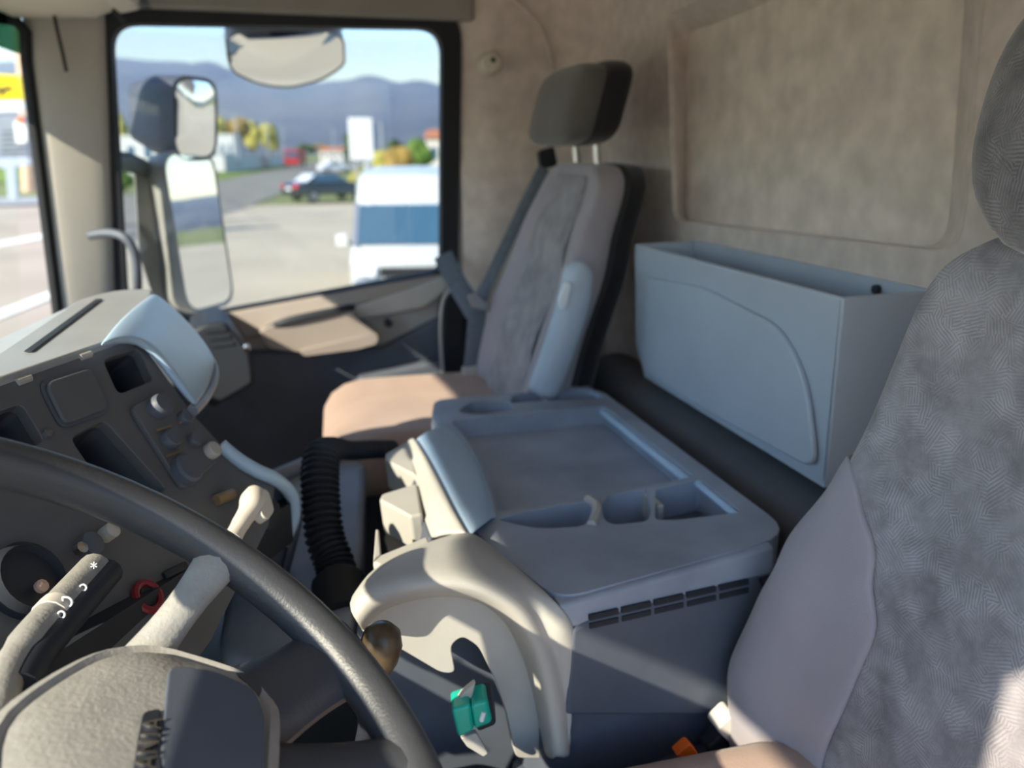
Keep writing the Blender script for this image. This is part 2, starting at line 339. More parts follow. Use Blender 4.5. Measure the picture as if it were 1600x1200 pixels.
# ---- windscreen pillar on the passenger side
A_l0, A_l1 = aY(40, 30, 1.965), aY(98, 500, 1.955)
A_r0, A_r1 = aY(166, 20, 1.995), aY(182, 500, 1.995)
pil = thing('trim_1', 'grey windscreen pillar trim with a sunlit lower half beside the door window', 'pillar', kind='structure')
def lp(a, b, t): return a.lerp(b, t)
rings = []
for i in range(11):
    t = -.25 + 1.70 * i / 10; L = lp(A_l0, A_l1, t); R = lp(A_r0, A_r1, t)
    b = (R - L); nrm = V(b.y, -b.x, 0).normalized()
    rings.append([L + V(-.02, .03, 0), L + nrm * 0.0, lp(L, R, .12) + nrm * 0.006, lp(L, R, .5) + nrm * 0.007, lp(L, R, .9) + nrm * 0.006, R, R + V(0.0, .05, 0), L + V(0, .09, 0)])
MB().loft(rings).build('pillar_cover', 'pillar_plastic', pil, sub=1)
rg = [lp(A_l0, A_l1, t) + V(-.008, 0.0, 0) for t in [i / 8 for i in range(-1, 9)]]
MB().tube([aY(-60, 18, 1.95), aY(0, 28, 1.95), aY(26, 33, 1.955)] + [aY(40, 50, 1.958)] + rg[2:], 0.011, 8).build('windscreen_seal', 'rubber', pil)
MB().lathe(aY(130, 420, 1.972), (0.2, -1, 0), [(0.006, -.004), (0.006, 0.002), (0.004, 0.004)], 12).build('screw_cap', 'pillar_plastic', pil)
MB().tube(spl([aY(80, -20, 1.93), aY(86, 30, 1.93), aY(96, 75, 1.935), aY(104, 112, 1.94)], 5), 0.0035, 6).build('cable', 'rubber', pil)
MB().tube(spl([aY(140, 368, 1.95), aY(170, 364, 1.93), aY(196, 372, 1.91), aY(211, 398, 1.91), aY(215, 440, 1.92), aY(214, 470, 1.95)], 5), 0.0095, 10).build('grab_handle', 'dark_plastic', pil)
# ---- windscreen
ws = thing('window_1', 'windscreen pane seen at the left edge beside the pillar', 'windscreen', kind='structure')
MB().add([V(-0.50, -0.12, 0.30), V(-0.50, 2.03, 0.30), V(-0.60, 2.03, -0.45), V(-0.60, -0.12, -0.45)], [(0, 1, 2, 3)]).build('windscreen_glass', 'clear_glass', ws, smooth=False, solid=0.004)
MB().add([V(-0.497, -0.12, 0.30), V(-0.497, 2.03, 0.30), V(-0.510, 2.03, 0.196), V(-0.510, -0.12, 0.196)], [(0, 1, 2, 3)]).build('tint_band', 'tint_glass', ws, smooth=False, solid=0.002)
# ---- overhead shelf above the windscreen
oh = thing('trim_2', 'pale overhead shelf above the windscreen at the top left corner', 'overhead shelf', kind='structure')
MB().prism([V(-0.50, -0.15, 0.255), V(-0.345, -0.15, 0.262), V(-0.25, -0.15, 0.30), V(-0.23, -0.15, ROOF), V(-0.50, -0.15, ROOF)], (0, YD + 0.12, 0)).build('shelf_body', 'shelf_plastic', oh, bevel=0.012)
MB().tube([aY(158, -6, 1.93), aY(176, 14, 1.94), aY(196, 36, 1.95)], 0.004, 6).build('shelf_seam', 'black_plastic', oh)
MB().prism([V(-0.30, 1.62, .27), V(-0.26, 1.62, .28), V(-0.245, 1.62, .33), V(-0.285, 1.62, .33)], (0, .34, 0)).build('visor_rail', 'shelf_plastic', oh, bevel=0.006)
MB().box((-0.275, 1.93, 0.285), (-0.245, 1.965, 0.315)).build('rail_clip', 'dark_plastic', oh, bevel=0.006)
MB().box((-0.25, YD - .01, 0.288), (0.44, YD + .05, ROOF)).build('door_header', 'header_grey', oh, bevel=0.01)
# green outside sun visor over the windscreen
ov = thing('sun_visor', 'dark green tinted outside sun visor over the windscreen top', 'sun visor')
MB().prism([V(-0.51, -0.2, 0.33), V(-0.74, -0.2, 0.230), V(-0.748, -0.2, 0.237), V(-0.52, -0.2, 0.345)], (0, 2.28, 0)).build('visor_blade', 'visor_green', ov)
for y in (0.1, 1.0, 1.9):
    MB().box((-0.54, y, 0.30), (-0.50, y + .03, 0.34)).build('bracket', 'rubber', ov)
# driver's side pillar and door header, behind and left of the view
dp = thing('trim_3', 'driver side windscreen pillar and door header', 'pillar', kind='structure')
MB().prism([V(-0.50, -0.14, .32), V(-0.41, -0.14, .32), V(-0.48, -0.14, -.5), V(-0.60, -0.14, -.5)], (0, 0.07, 0)).build('pillar_cover', 'pillar_plastic', dp, bevel=0.01)
MB().box((0.50, -0.15, FLOOR), (XW, -0.10, 0.32)).build('rear_pillar', 'wall_felt', dp, bevel=0.01)
MB().box((-0.5, -0.15, 0.32), (XW, -0.10, ROOF)).build('door_header', 'grey_plastic', dp, bevel=0.01)
# ---- coat hook
hk = thing('coat_hook', 'small round beige coat hook on the felt side wall', 'hook')
hc = aY(761, 101, YD)
MB().lathe(hc + V(0, -.002, 0), (0, -1, 0), [(0.027, 0), (0.027, 0.008), (0.022, 0.016), (0.019, 0.028), (0.023, 0.036), (0.019, 0.042)], 20).build('hook_base', 'shelf_plastic', hk)
MB().lathe(hc + V(0.004, -.043, 0.006), (0, -1, 0), [(0.006, 0), (0.006, 0.003)], 12).build('screw', 'black_plastic', hk)

# =================================================================== STORAGE BIN on the rear wall
bn = thing('storage_bin', 'blue-grey open plastic storage bin fixed to the rear wall', 'storage bin')
XB = 0.60
yl, yr, zt, zb = 1.405, 0.805, -0.157, -0.392
th = 0.008
# front panel with an embossed field
fr = [V(XB, yl, zt), V(XB, yr, zt), V(XB + .006, yr + .006, zb), V(XB + .03, yl - .07, zb), V(XB + .006, yl - .008, zb + .06)]
fr = [V(XB, yl, zt), V(XB, yr, zt), V(XB + .008, yr + .008, zb), V(XB + .008, yl - .05, zb), V(XB + .006, yl - .012, zb + .05)]
MB().prism(fr, (th, 0, 0)).build('front_panel', 'bin_plastic', bn, bevel=0.005)
MB().prism([V(XB, yr, zt), V(XW - .005, yr, zt + .002), V(XW - .005, yr + .008, zb), V(XB + .008, yr + .008, zb)], (0, th, 0)).build('side_panel', 'bin_plastic', bn, bevel=0.004)
MB().prism([V(XB, yl, zt), V(XW - .005, yl, zt + .002), V(XW - .005, yl - .012, zb + .05), V(XB + .006, yl - .012, zb + .05)], (0, -th, 0)).build('side_panel', 'bin_plastic', bn, bevel=0.004)
MB().prism([V(XW - .006, yr, zt + .004), V(XW - .006, yl, zt + .004), V(XW - .006, yl - .012, zb + .05), V(XW - .006, yl - .05, zb), V(XW - .006, yr + .008, zb)], (0.005, 0, 0)).build('back_panel', 'bin_plastic', bn)
MB().box((XB + .008, yr + .008, zb), (XW - .006, yl - .05, zb + .008)).build('bottom_panel', 'bin_plastic', bn)
em = rnd([aX(1012, 432, XB), aX(1100, 448, XB), aX(1222, 510, XB), aX(1262, 590, XB), aX(1278, 735, XB), aX(1120, 650, XB), aX(1008, 580, XB)], [.012, .03, .05, .05, .03, .05, .015], 5)
MB().prism([p + V(-.0045, 0, 0) for p in em], (.008, 0, 0)).build('embossed_field', 'bin_plastic', bn, bevel=0.003)
MB().lathe(aX(1372, 452, XW - .008), (-1, 0, 0), [(0.006, 0), (0.006, 0.006), (0.003, 0.008)], 12).build('screw', 'black_plastic', bn)
MB().lathe(aX(1078, 385, XW - .008), (-1, 0, 0), [(0.006, 0), (0.006, 0.006), (0.003, 0.008)], 12).build('screw', 'black_plastic', bn)
# padded ledge below the bin
lg = thing('padded_ledge', 'dark padded roll running along the rear wall under the storage bin', 'ledge')
pth = [V(0.655, y, -0.475 - 0.012 * (1.5 - y)) for y in [1.62, 1.5, 1.3, 1.1, .95, .78]]
MB().tube(pth, 0.062, 18, r2=0.075, up=(0, 0, 1)).build('roll', 'panel_plastic', lg)
MB().box((0.60, 0.76, -0.72), (XW, 1.7, -0.50)).build('base', 'dark_plastic', lg, bevel=0.02)

# =================================================================== ENGINE COVER between the seats
ec = thing('engine_cover', 'dark blue-grey engine cover with a moulded tray top between the seats', 'engine cover')
ZT = -0.4185
def zt_(x, y): return aZ(x, y, ZT)
top_out = rnd([V(0.2278, 1.395, ZT), V(0.5347, 1.395, ZT), V(0.5347, 0.757, ZT), V(0.229, 0.689, ZT), V(0.182, 0.850, ZT), V(0.180, 1.0416, ZT), V(0.2, 1.2648, ZT)], [.03, .05, .055, .03, .05, .08, .05], 5)
def rectz(x0, x1, y0, y1, r): return rnd([V(x0, y1, ZT), V(x1, y1, ZT), V(x1, y0, ZT), V(x0, y0, ZT)], r, 5)
h_main = rnd([zt_(702, 657), zt_(945, 634), zt_(1086, 744), zt_(776, 803), zt_(768, 765), zt_(755, 728), zt_(735, 690)], [.02, .012, .012, .02, .05, .05, .05], 5)
h_cup = rnd([zt_(712, 644), zt_(738, 626), zt_(790, 626), zt_(806, 638), zt_(760, 648)], .02, 5)
h_f1 = rnd([zt_(796, 630), zt_(802, 616), zt_(846, 611), zt_(850, 626)], .006, 3)
h_f2 = rnd([zt_(856, 625), zt_(853, 611), zt_(914, 600), zt_(944, 617), zt_(940, 622)], .006, 3)
h_bot = rnd([zt_(776, 812), zt_(820, 800), zt_(922, 782), zt_(934, 800), zt_(918, 822), zt_(840, 826)], [.01, .02, .02, .02, .02, .02], 5)
h_n2 = rnd([zt_(940, 788), zt_(950, 774), zt_(1010, 764), zt_(1018, 800), zt_(1012, 814), zt_(958, 820), zt_(944, 812)], .008, 3)
h_n3 = rnd([zt_(1024, 764), zt_(1094, 748), zt_(1158, 800), zt_(1060, 812), zt_(1024, 812)], .008, 3)
MB().plate(top_out, [h_main, h_cup, h_f1, h_f2, h_bot, h_n2, h_n3], (0, 0, -0.05)).build('tray_top', 'cover_plastic', ec, bevel=0.004)
MB().prism([p + V(0, 0, -0.0316) for p in offs_loop(h_main, -.004)], (0, 0, -.01)).build('tray_floor', 'cover_plastic', ec)
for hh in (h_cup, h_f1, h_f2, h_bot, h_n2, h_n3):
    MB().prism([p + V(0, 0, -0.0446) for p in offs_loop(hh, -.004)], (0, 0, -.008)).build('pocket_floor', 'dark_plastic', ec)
rail = [zt_(945, 634) + V(-0.0037, 0, -0.0112), zt_(1086, 744) + V(-0.0037, 0, -0.0112)]
MB().tube([rail[0], rail[1]], 0.006, 8).build('tray_rail', 'sky_sheen_plastic', ec)
MB().tube([zt_(1094, 749) + V(-0.0037, 0, -0.0056), zt_(1157, 800) + V(-0.0037, 0, -0.0056)], 0.005, 8).build('pocket_rail', 'sky_sheen_plastic', ec)
MB().tube([zt_(914, 601) + V(-0.0037, 0, -0.0056), zt_(943, 617) + V(-0.0037, 0, -0.0056)], 0.005, 8).build('pocket_rail', 'sky_sheen_plastic', ec)
for a, b in (((924, 784), (930, 812)),):
    MB().tube(spl([zt_(918, 780), zt_(930, 788), zt_(932, 800), zt_(924, 820)], 4), 0.006, 8).build('bottle_stop', 'grey_plastic', ec)
MB().box((0.420, 0.879, ZT - .037), (0.430, 0.93, ZT - .004)).build('divider', 'grey_plastic', ec, bevel=.003)
# skirt around the cover
sk_t = [p + V(0, 0, -0.0418) for p in offs_loop(top_out, -.004)]
sk_m = [p + V(0, 0, -0.0651) for p in offs_loop(top_out, -.002)]
sk_b = [p + V(0, 0, -0.5952) for p in offs_loop(top_out, .002)]
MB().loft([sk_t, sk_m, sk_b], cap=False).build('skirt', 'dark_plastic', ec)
# near side panel: upper band, vent slots
YS = 0.744
SP = V(.229, .679, 0); SN = V(-(.745 - .679), .5347 - .229, 0).normalized()
def sd_(x, y, o=0.0): return aP(x, y, SP + SN * o, SN)
MB().prism([sd_(872, 948, .002), sd_(1212, 852, .002), sd_(1212, 898, .002), sd_(890, 985, .002)], (0, .03, 0)).build('side_band', 'cover_plastic', ec, bevel=.006)
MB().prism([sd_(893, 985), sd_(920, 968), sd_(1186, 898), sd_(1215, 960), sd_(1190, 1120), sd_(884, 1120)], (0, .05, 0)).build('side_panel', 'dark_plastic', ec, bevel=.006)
for k in range(5):
    for row in range(2):
        t0 = k / 5; t1 = (k + .88) / 5
        def q(t, dy): return sd_(922 + (1176 - 922) * t, 962 + (904 - 962) * t + dy, -.0015)
        d = row * 13
        MB().prism([q(t0, d), q(t1, d), q(t1, d + 8), q(t0, d + 8)], SN * .004).build('vent_slot', 'black_plastic', ec)
# front rim of the tray
fr0 = spl([zt_(703, 656), zt_(735, 690), zt_(755, 728), zt_(768, 765), zt_(778, 803)], 5)
fr1 = spl([aZ(650, 684, -.392), aZ(668, 712, -.390), aZ(690, 752, -.390), aZ(712, 795, -.392), aZ(735, 835, -.398)], 5)
MB().loft([[p + V(0, 0, -.03) for p in fr0], [p + V(-.001, 0, .0015) for p in fr0], [a.lerp(b, .5) + V(0, 0, -.002) for a, b in zip(fr0, fr1)], fr1, [p + V(-.006, 0, -.02) for p in fr1]], closed=False).build('front_rim', 'sky_sheen_plastic', ec, solid=.003, sol_off=1, sub=1)
# sloping front apron
def strip(A, B, n, name, m, parent, bulge=0.0, solid=.006, sub=0):
    rows = []
    for i in range(n + 1):
        t = i / n; row = []
        for a, b in zip(A, B):
            p = a.lerp(b, t) + V(0, 0, bulge * math.sin(math.pi * t)); row.append(p)
        rows.append(row)
    return MB().loft(rows, closed=False).build(name, m, parent, solid=solid, sol_off=0, sub=sub)

# =================================================================== FRONT CONSOLE ahead of the cover (pockets and fins)
fc = thing('front_console', 'pale grey moulded console with pockets sloping down in front of the engine cover', 'console')
A = [p + V(-.002, 0, -.001) for p in fr1]
B = spl([aZ(630, 700, -.410), aZ(646, 735, -.410), aZ(654, 772, -.412), aZ(662, 808, -.414), aZ(674, 842, -.416)], 5)
strip(A, B, 4, 'apron', 'grey_plastic', fc, bulge=.004, sub=1)
C = [p + V(-.03, 0, -.14) for p in B]
strip(B, C, 2, 'pocket_back', 'dark_plastic', fc)
for px_ in ([(640, 686), (602, 708), (601, 716), (612, 724), (652, 744)], [(652, 754), (596, 771), (592, 780), (640, 806), (660, 802)], [(668, 836), (594, 866), (580, 878), (592, 881), (674, 850)]):
    MB().prism([aZ(x, y, -.402) for x, y in px_], (0.004, 0, -.045)).build('fin', 'grey_plastic', fc, bevel=.004)
MB().prism([aZ(x, y, -.402) for x, y in [(587, 826), (592, 827), (595, 866), (583, 875)]], (0.002, 0, -.045)).build('pocket_rim', 'grey_plastic', fc, bevel=.003)
# low tray in front of the pockets
tr = rnd([V(-0.093, 1.2648, -0.4929), V(0.093, 1.2648, -0.465), V(0.0698, 1.0416, -0.4929), V(0.0372, 0.837, -0.5208), V(-0.0186, 0.7812, -0.5394), V(-0.1116, 0.8835, -0.5394)], .03, 5)
MB().prism(tr, (0, 0, -.06)).build('low_tray', 'cover_plastic', fc, bevel=.012)
MB().tube(spl([V(0.0884, 1.2741, -0.4576), V(0.0279, 1.2741, -0.465), V(-0.0465, 1.2462, -0.479)], 5), .012, 10).build('tray_rim', 'cover_plastic', fc)

# =================================================================== GEAR CONSOLE: arched side moulding
gc = thing('gear_console', 'pale grey arched console moulding around the gear lever beside the driver seat', 'console')
YA = 0.688
arch_px = [(545, 946), (562, 920), (600, 902), (650, 893), (712, 893), (770, 908), (822, 944), (856, 1000), (874, 1060), (884, 1120), (890, 1180)]
arch = spl([aY(x, y, YA) for x, y in arch_px], 4)
topp = [aZ(600, 884, -0.425), aZ(634, 868, -0.420), aZ(668, 852, -0.416), aZ(704, 838, -0.410), aZ(738, 834, -0.404), aZ(780, 866, -0.412), aZ(826, 905, -0.418), aY(872, 944, 0.684), aY(897, 985, 0.688), aY(892, 1060, 0.690), aY(888, 1130, 0.690)]
rim_px = [(560, 975), (588, 942), (626, 926), (668, 917), (716, 916), (766, 930), (808, 964), (838, 1016), (852, 1070), (862, 1124), (868, 1180)]
in_px = [(570, 985), (596, 955), (632, 940), (672, 932), (716, 932), (760, 946), (796, 978), (822, 1028), (838, 1080), (848, 1130), (856, 1184)]
d3 = lambda p: spl(p, 4)
rowT = d3(topp); rowA = d3([aY(x, y, YA) for x, y in arch_px])
rowM = [a.lerp(b, .5) + V(0, -.004, .010) for a, b in zip(rowT, rowA)]
rowR = d3([aY(x, y, YA - .012) for x, y in rim_px]); rowI = d3([aY(x, y, YA + .02) for x, y in in_px])
rowB = [p + V(0, .03, -.004) for p in rowI]
MB().loft([rowT, [a.lerp(b, .5) for a, b in zip(rowT, rowM)], rowM, [a.lerp(b, .6) for a, b in zip(rowM, rowA)], rowA, [a.lerp(b, .5) + V(0, -.006, 0) for a, b in zip(rowA, rowR)], rowR, [a.lerp(b, .45) + V(0, -.006, 0) for a, b in zip(rowR, rowI)], rowI, rowB], closed=False).build('arch_moulding', 'grey_plastic', gc, solid=.005, sol_off=0, sub=1)
plate = rnd([aY(x, y, YA + .03) for x, y in [(560, 985), (590, 935), (650, 920), (725, 925), (790, 960), (830, 1020), (855, 1100), (868, 1185), (806, 1185), (792, 1115), (770, 1055), (748, 1010), (722, 994), (704, 1008), (712, 1052), (690, 1052), (612, 1006)]], .008, 3)
MB().prism(plate, (0, .015, 0)).build('arch_plate', 'grey_plastic', gc, bevel=.003)
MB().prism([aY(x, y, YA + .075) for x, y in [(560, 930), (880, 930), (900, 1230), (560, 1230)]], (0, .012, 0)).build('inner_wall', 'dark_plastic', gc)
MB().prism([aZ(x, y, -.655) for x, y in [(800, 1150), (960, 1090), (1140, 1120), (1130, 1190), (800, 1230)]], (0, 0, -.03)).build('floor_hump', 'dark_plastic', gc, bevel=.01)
# added pale star-shaped piece standing in for a sun patch
MB().prism(rnd([aY(880, 1150, 0.7161), aY(890, 1128, 0.7161), aY(916, 1118, 0.7161), aY(950, 1090, 0.7161), aY(938, 1066, 0.7161), aY(962, 1088, 0.7161), aY(978, 1110, 0.7161), aY(965, 1105, 0.7161), aY(925, 1128, 0.7161), aY(900, 1160, 0.7161)], .003, 2), (0, .02, 0)).build('sun_patch_star', 'grey_plastic', gc, bevel=.003)
# ---- gear lever
gl_ = thing('gear_lever', 'brown-topped gear lever knob just behind the steering wheel rim', 'gear lever')
kc = aY(588, 1004, 0.6185)
MB().lathe(kc + V(0, 0, -0.0279), (0.15, 0, 1), [(0.007, -.01), (0.011, 0), (0.016, .012), (0.018, .026), (0.015, .038), (0.008, .044), (0.001, .045)], 20).build('knob', 'knob_dark', gl_)
MB().tube([kc + V(0, 0, -0.0279), kc + V(-0.0186, 0.0279, -0.1395), kc + V(-0.0279, 0.0465, -0.2418)], .008, 10).build('stick', 'black_plastic', gl_)
MB().lathe(kc + V(-0.0279, 0.0465, -0.2511), (0, 0, 1), [(0.07, -.05), (0.06, 0), (0.045, .02), (0.05, .03), (0.03, .05), (0.034, .06), (0.012, .085)], 20).build('gaiter', 'rubber', gl_)
# ---- green brake knob
gk = thing('brake_lever', 'pale lever with a bright green two-sided knob under the arched console', 'lever')
g0 = aY(736, 1126, 0.6696)
ux, uz = RT, UP
def gpt(x, y, Y=.67): return aY(x, y, Y)
MB().prism([gpt(705, 1110), gpt(735, 1100), gpt(742, 1142), gpt(716, 1155)], (0.004, .03, 0)).build('knob_half', 'green_plastic', gk, bevel=.004)
MB().prism([gpt(735, 1102, 0.6715), gpt(762, 1094, 0.6715), gpt(770, 1130, 0.6715), gpt(742, 1142, 0.6715)], (0.004, .03, 0)).build('knob_half', 'green_plastic', gk, bevel=.004)
MB().prism([gpt(738, 1098, 0.677), gpt(768, 1092, 0.677), gpt(776, 1134, 0.677), gpt(746, 1146, 0.677)], (0.006, .03, 0)).build('knob_back', 'black_plastic', gk, bevel=.004)
MB().tube([gpt(756, 1112, 0.671), gpt(752, 1126, 0.671)], .0025, 8).build('knob_mark', 'white_mark', gk)
MB().prism([gpt(708, 1106, 0.6835), gpt(722, 1084, 0.6835), gpt(744, 1066, 0.6835), gpt(736, 1100, 0.6835)], (0, .008, 0)).build('lever_arm', 'grey_plastic', gk, bevel=.002)
MB().prism([gpt(720, 1154, 0.6789), gpt(745, 1146, 0.6789), gpt(764, 1178, 0.6789), gpt(756, 1184, 0.6789), gpt(730, 1168, 0.6789)], (0, .008, 0)).build('lever_arm', 'grey_plastic', gk, bevel=.002)

# ---- ribbed hose
hs = thing('ribbed_hose', 'black ribbed hose standing in front of the passenger cushion with a sunlit bend', 'hose')
hp = spl([aY(532, 930, 0.93), aY(524, 885, 0.9672), aY(508, 840, 0.9951), aY(502, 790, 1.023), aY(500, 745, 1.0509), aY(504, 712, 1.0881), aY(524, 702, 1.1346), aY(552, 704, 1.1718), aY(584, 702, 1.209), aY(615, 702, 1.2462)], 14)
def ribs(p, r, k=5, amp=.14): return [r * (1 + amp * math.sin(i * 2 * math.pi / k)) for i in range(len(p))]
dense = []
for i in range(len(hp) - 1):
    for j in range(2): dense.append(hp[i].lerp(hp[i + 1], j / 2))
rad = [(.0225 if i < len(dense) * .52 else .0225 - .0095 * min(1, (i / len(dense) - .52) / .2)) * (1 + .16 * math.sin(i * 2 * math.pi / 6)) for i in range(len(dense))]
MB().tube(dense, rad, 12).build('hose', 'black_plastic', hs)
MB().lathe(hp[0], (hp[1] - hp[0]), [(.033, -.03), (.033, .02), (.028, .025)], 16).build('hose_cuff', 'rubber', hs)

# =================================================================== DASHBOARD
db = thing('dashboard', 'dashboard with a dark driver-facing switch panel and a sunlit pad top', 'dashboard')
P0 = V(-.165, .953, -.19); DA = V(.418, .908, 0).normalized(); DB = V(.135, 0, -.17).normalized(); PN = DA.cross(DB)
if PN.x < 0: PN = -PN
PN.normalize()
def pp(x, y, o=0.0): return aP(x, y, P0 + PN * o, PN)
panel = [pp(-200, 672), pp(215, 527), pp(262, 592), pp(306, 652), pp(345, 694), pp(388, 728), pp(430, 760), pp(420, 820), pp(330, 1000), pp(200, 1180), pp(-200, 1180)]
h1 = rnd([pp(161, 562), pp(216, 544), pp(240, 594), pp(185, 616)], .008, 3)
h3 = rnd([pp(110, 684), pp(163, 656), pp(262, 766), pp(190, 800)], .008, 3)
h0 = rnd([pp(-60, 664), pp(34, 630), pp(70, 690), pp(-60, 740)], .008, 3)
MB().plate(panel, [h1, h3, h0], PN * -.012).build('switch_panel', 'panel_plastic', db, bevel=.004)
for hh in (h1, h3, h0):
    lo = [p - PN * .05 for p in offs_loop(hh, .004)]
    MB().loft([[p - PN * .004 for p in offs_loop(hh, -.001)], lo], cap=False).add(lo, [list(range(len(lo)))]).build('bin', 'black_plastic', db, solid=.002, sol_off=1)
c2 = rnd([pp(64, 602), pp(138, 578), pp(166, 640), pp(96, 668)], .010, 4)
MB().prism([p + PN * .001 for p in offs_loop(c2, -.004)], PN * .001).build('cover_surround', 'dark_plastic', db)
MB().prism([p + PN * .001 for p in c2], PN * .005).build('cover_plate', 'panel_plastic', db, bevel=.004)
# switch block with knobs
sb = rnd([pp(198, 640), pp(256, 614), pp(340, 720), pp(282, 770)], .008, 3)
MB().prism(sb, PN * .006).build('switch_block', 'panel_plastic', db, bevel=.003)
for x, y, r, h, m in [(243, 640, .012, .014, 'dark_plastic'), (262, 690, .010, .010, 'dark_plastic'), (286, 738, .016, .012, 'dark_plastic'), (327, 707, .009, .010, 'grey_plastic'), (285, 655, .008, .008, 'dark_plastic'), (300, 690, .008, .008, 'dark_plastic')]:
    MB().lathe(pp(x, y, .005), PN, [(r, 0), (r, h * .8), (r * .85, h), (.001, h)], 16).build('knob', m, db)
for x, y in [(255, 672), (290, 660), (270, 712)]:
    MB().prism([pp(x - 12, y, .007), pp(x + 12, y - 8, .007), pp(x + 13, y - 5, .007), pp(x - 11, y + 3, .007)], PN * .001).build('marking', 'knob_brown', db)
# pillar divider between the left bins, small clips along the top edge
MB().lathe(pp(72, 679, 0), PN, [(.004, 0), (.004, .004), (.002, .005)], 12).build('screw_cap', 'panel_plastic', db)
for x, y in [(36, 594), (132, 556), (213, 528)]:
    c = pp(x, y)
    MB().tube([c + DA * -.008, c + DA * .008], .0038, 8).build('clip', 'pillar_plastic', db)
# pad top
ZP = -.184
pt = rnd([V(-.35, .56, ZP), V(-.278, .80, ZP), V(-.272, 1.20, ZP), V(-.235, 1.262, ZP), V(-.19, 1.258, ZP), V(-.163, .957, ZP), V(-.245, .777, ZP), V(-.336, .58, ZP)], [0, .01, .04, .03, .02, 0, 0, 0], 4)
MB().prism(pt, (0, 0, -.02)).build('pad_top', 'pad_plastic', db, bevel=.004)
MB().prism([V(-.36, .56, -.190), V(-.276, .80, -.190), V(-.272, 1.22, -.190), V(-.5, 1.30, -.33), V(-.58, .5, -.33)], (0, 0, -.03)).build('pad_front', 'pad_plastic', db)
MB().prism([aZ(38, 550, ZP + .001), aZ(150, 468, ZP + .001), aZ(160, 468, ZP + .001), aZ(50, 550, ZP + .001)], (0, 0, .001)).build('defroster_slot', 'black_plastic', db)
# rear-facing fascia on the passenger side
FR = [[aZ(148, 551, ZP + .002), aZ(186, 503, ZP + .005), aZ(234, 461, ZP + .004)], [pp(213, 529, .002), aY(238, 507, 1.04), aY(262, 485, 1.18)],
      [pp(255, 583, .002), aY(284, 545, 1.05), aY(300, 522, 1.16)], [pp(300, 643, .002), aY(322, 608, 1.01), aY(333, 572, 1.09)]]
MB().loft([spl([FR[0][k].lerp(FR[1][k], 0) if False else FR[r][k] for k in range(3)], 5) for r in range(4)], closed=False).build('passenger_fascia', 'sky_sheen_plastic', db, solid=.010, sol_off=-1, sub=2)
lipp = [FR[1][2], FR[2][2], FR[3][2] + V(0, 0, -.004), FR[3][1] + V(0, 0, -.006), FR[3][0]]
MB().tube(spl(lipp, 5), .0065, 8).build('fascia_lip', 'cover_plastic', db)
# rounded lower end of the panel (console nose)
nose = [pp(345, 696, .002), pp(372, 718, .004), pp(402, 736, .006), pp(432, 750, .004), pp(456, 775, -.012), pp(458, 812, -.035), pp(440, 850, -.06)]
nl = spl(nose, 4)
MB().tube(nl, .008, 10).build('nose_rim', 'sky_sheen_plastic', db)
MB().loft([nl, [p + V(.004, .03, -.02) for p in nl], [p + V(-.03, .05, -.14) for p in nl]], closed=False).build('nose_side', 'dark_plastic', db, solid=.006)
MB().prism(rnd([pp(330, 770, -.004), pp(395, 748, -.004), pp(440, 790, -.004), pp(425, 830, -.004), pp(350, 812, -.004)], .01, 3), PN * -.02).build('nose_tray', 'black_plastic', db)
MB().tube([pp(338, 782, .004), pp(352, 776, .006), pp(362, 772, .004)], .006, 8).build('tray_clip', 'knob_brown', db)
# underside towards the footwell
MB().prism([V(-.2, .55, -.34), V(-.02, .95, -.40), V(-.10, 1.15, -.42), V(-.35, 1.9, -.42), V(-.6, 1.9, -.42), V(-.6, .5, -.42)], (0, 0, -.05)).build('lower_dash', 'black_plastic', db)
MB().prism([V(-.42, .0, FLOOR), V(-.42, 1.98, FLOOR), V(-.42, 1.98, -.42), V(-.42, 0, -.42)], (-.05, 0, 0)).build('bulkhead', 'black_plastic', db)
# instruments behind the wheel: round dial, small knobs, red ring
MB().lathe(pp(36, 912, 0), PN, [(.030, 0), (.030, .01), (.026, .014), (.024, .006), (.001, .006)], 26).build('vent_dial', 'black_plastic', db)
MB().lathe(pp(62, 918, .012), PN, [(.005, 0), (.005, .004), (.001, .005)], 10).build('dial_mark', 'cushion_cloth', db)
MB().lathe(pp(132, 858, 0), PN, [(.010, 0), (.010, .012), (.006, .014), (.001, .014)], 14).build('knob', 'dark_plastic', db)
MB().lathe(pp(122, 860, .010), PN, [(.005, 0), (.005, .006), (.001, .007)], 10).build('key_tip', 'steel', db)
MB().lathe(pp(163, 837, 0), PN, [(.007, 0), (.007, .012), (.001, .014)], 12).build('knob', 'grey_plastic', db)
rc = pp(231, 932, .004); ru = PN.orthogonal().normalized(); rv = PN.cross(ru)
MB().tube([rc + (ru * math.cos(a) + rv * math.sin(a)) * .0125 for a in [i * math.pi / 12 for i in range(24)]], .0035, 8, closed=True).build('red_ring', 'red_plastic', db)
MB().lathe(pp(231, 932, 0), PN, [(.010, 0), (.010, .004), (.001, .004)], 16).build('ring_button', 'black_plastic', db)
MB().prism([pp(250, 896, 0), pp(285, 880, 0), pp(290, 892, 0), pp(256, 908, 0)], PN * .006).build('rocker', 'black_plastic', db, bevel=.002)

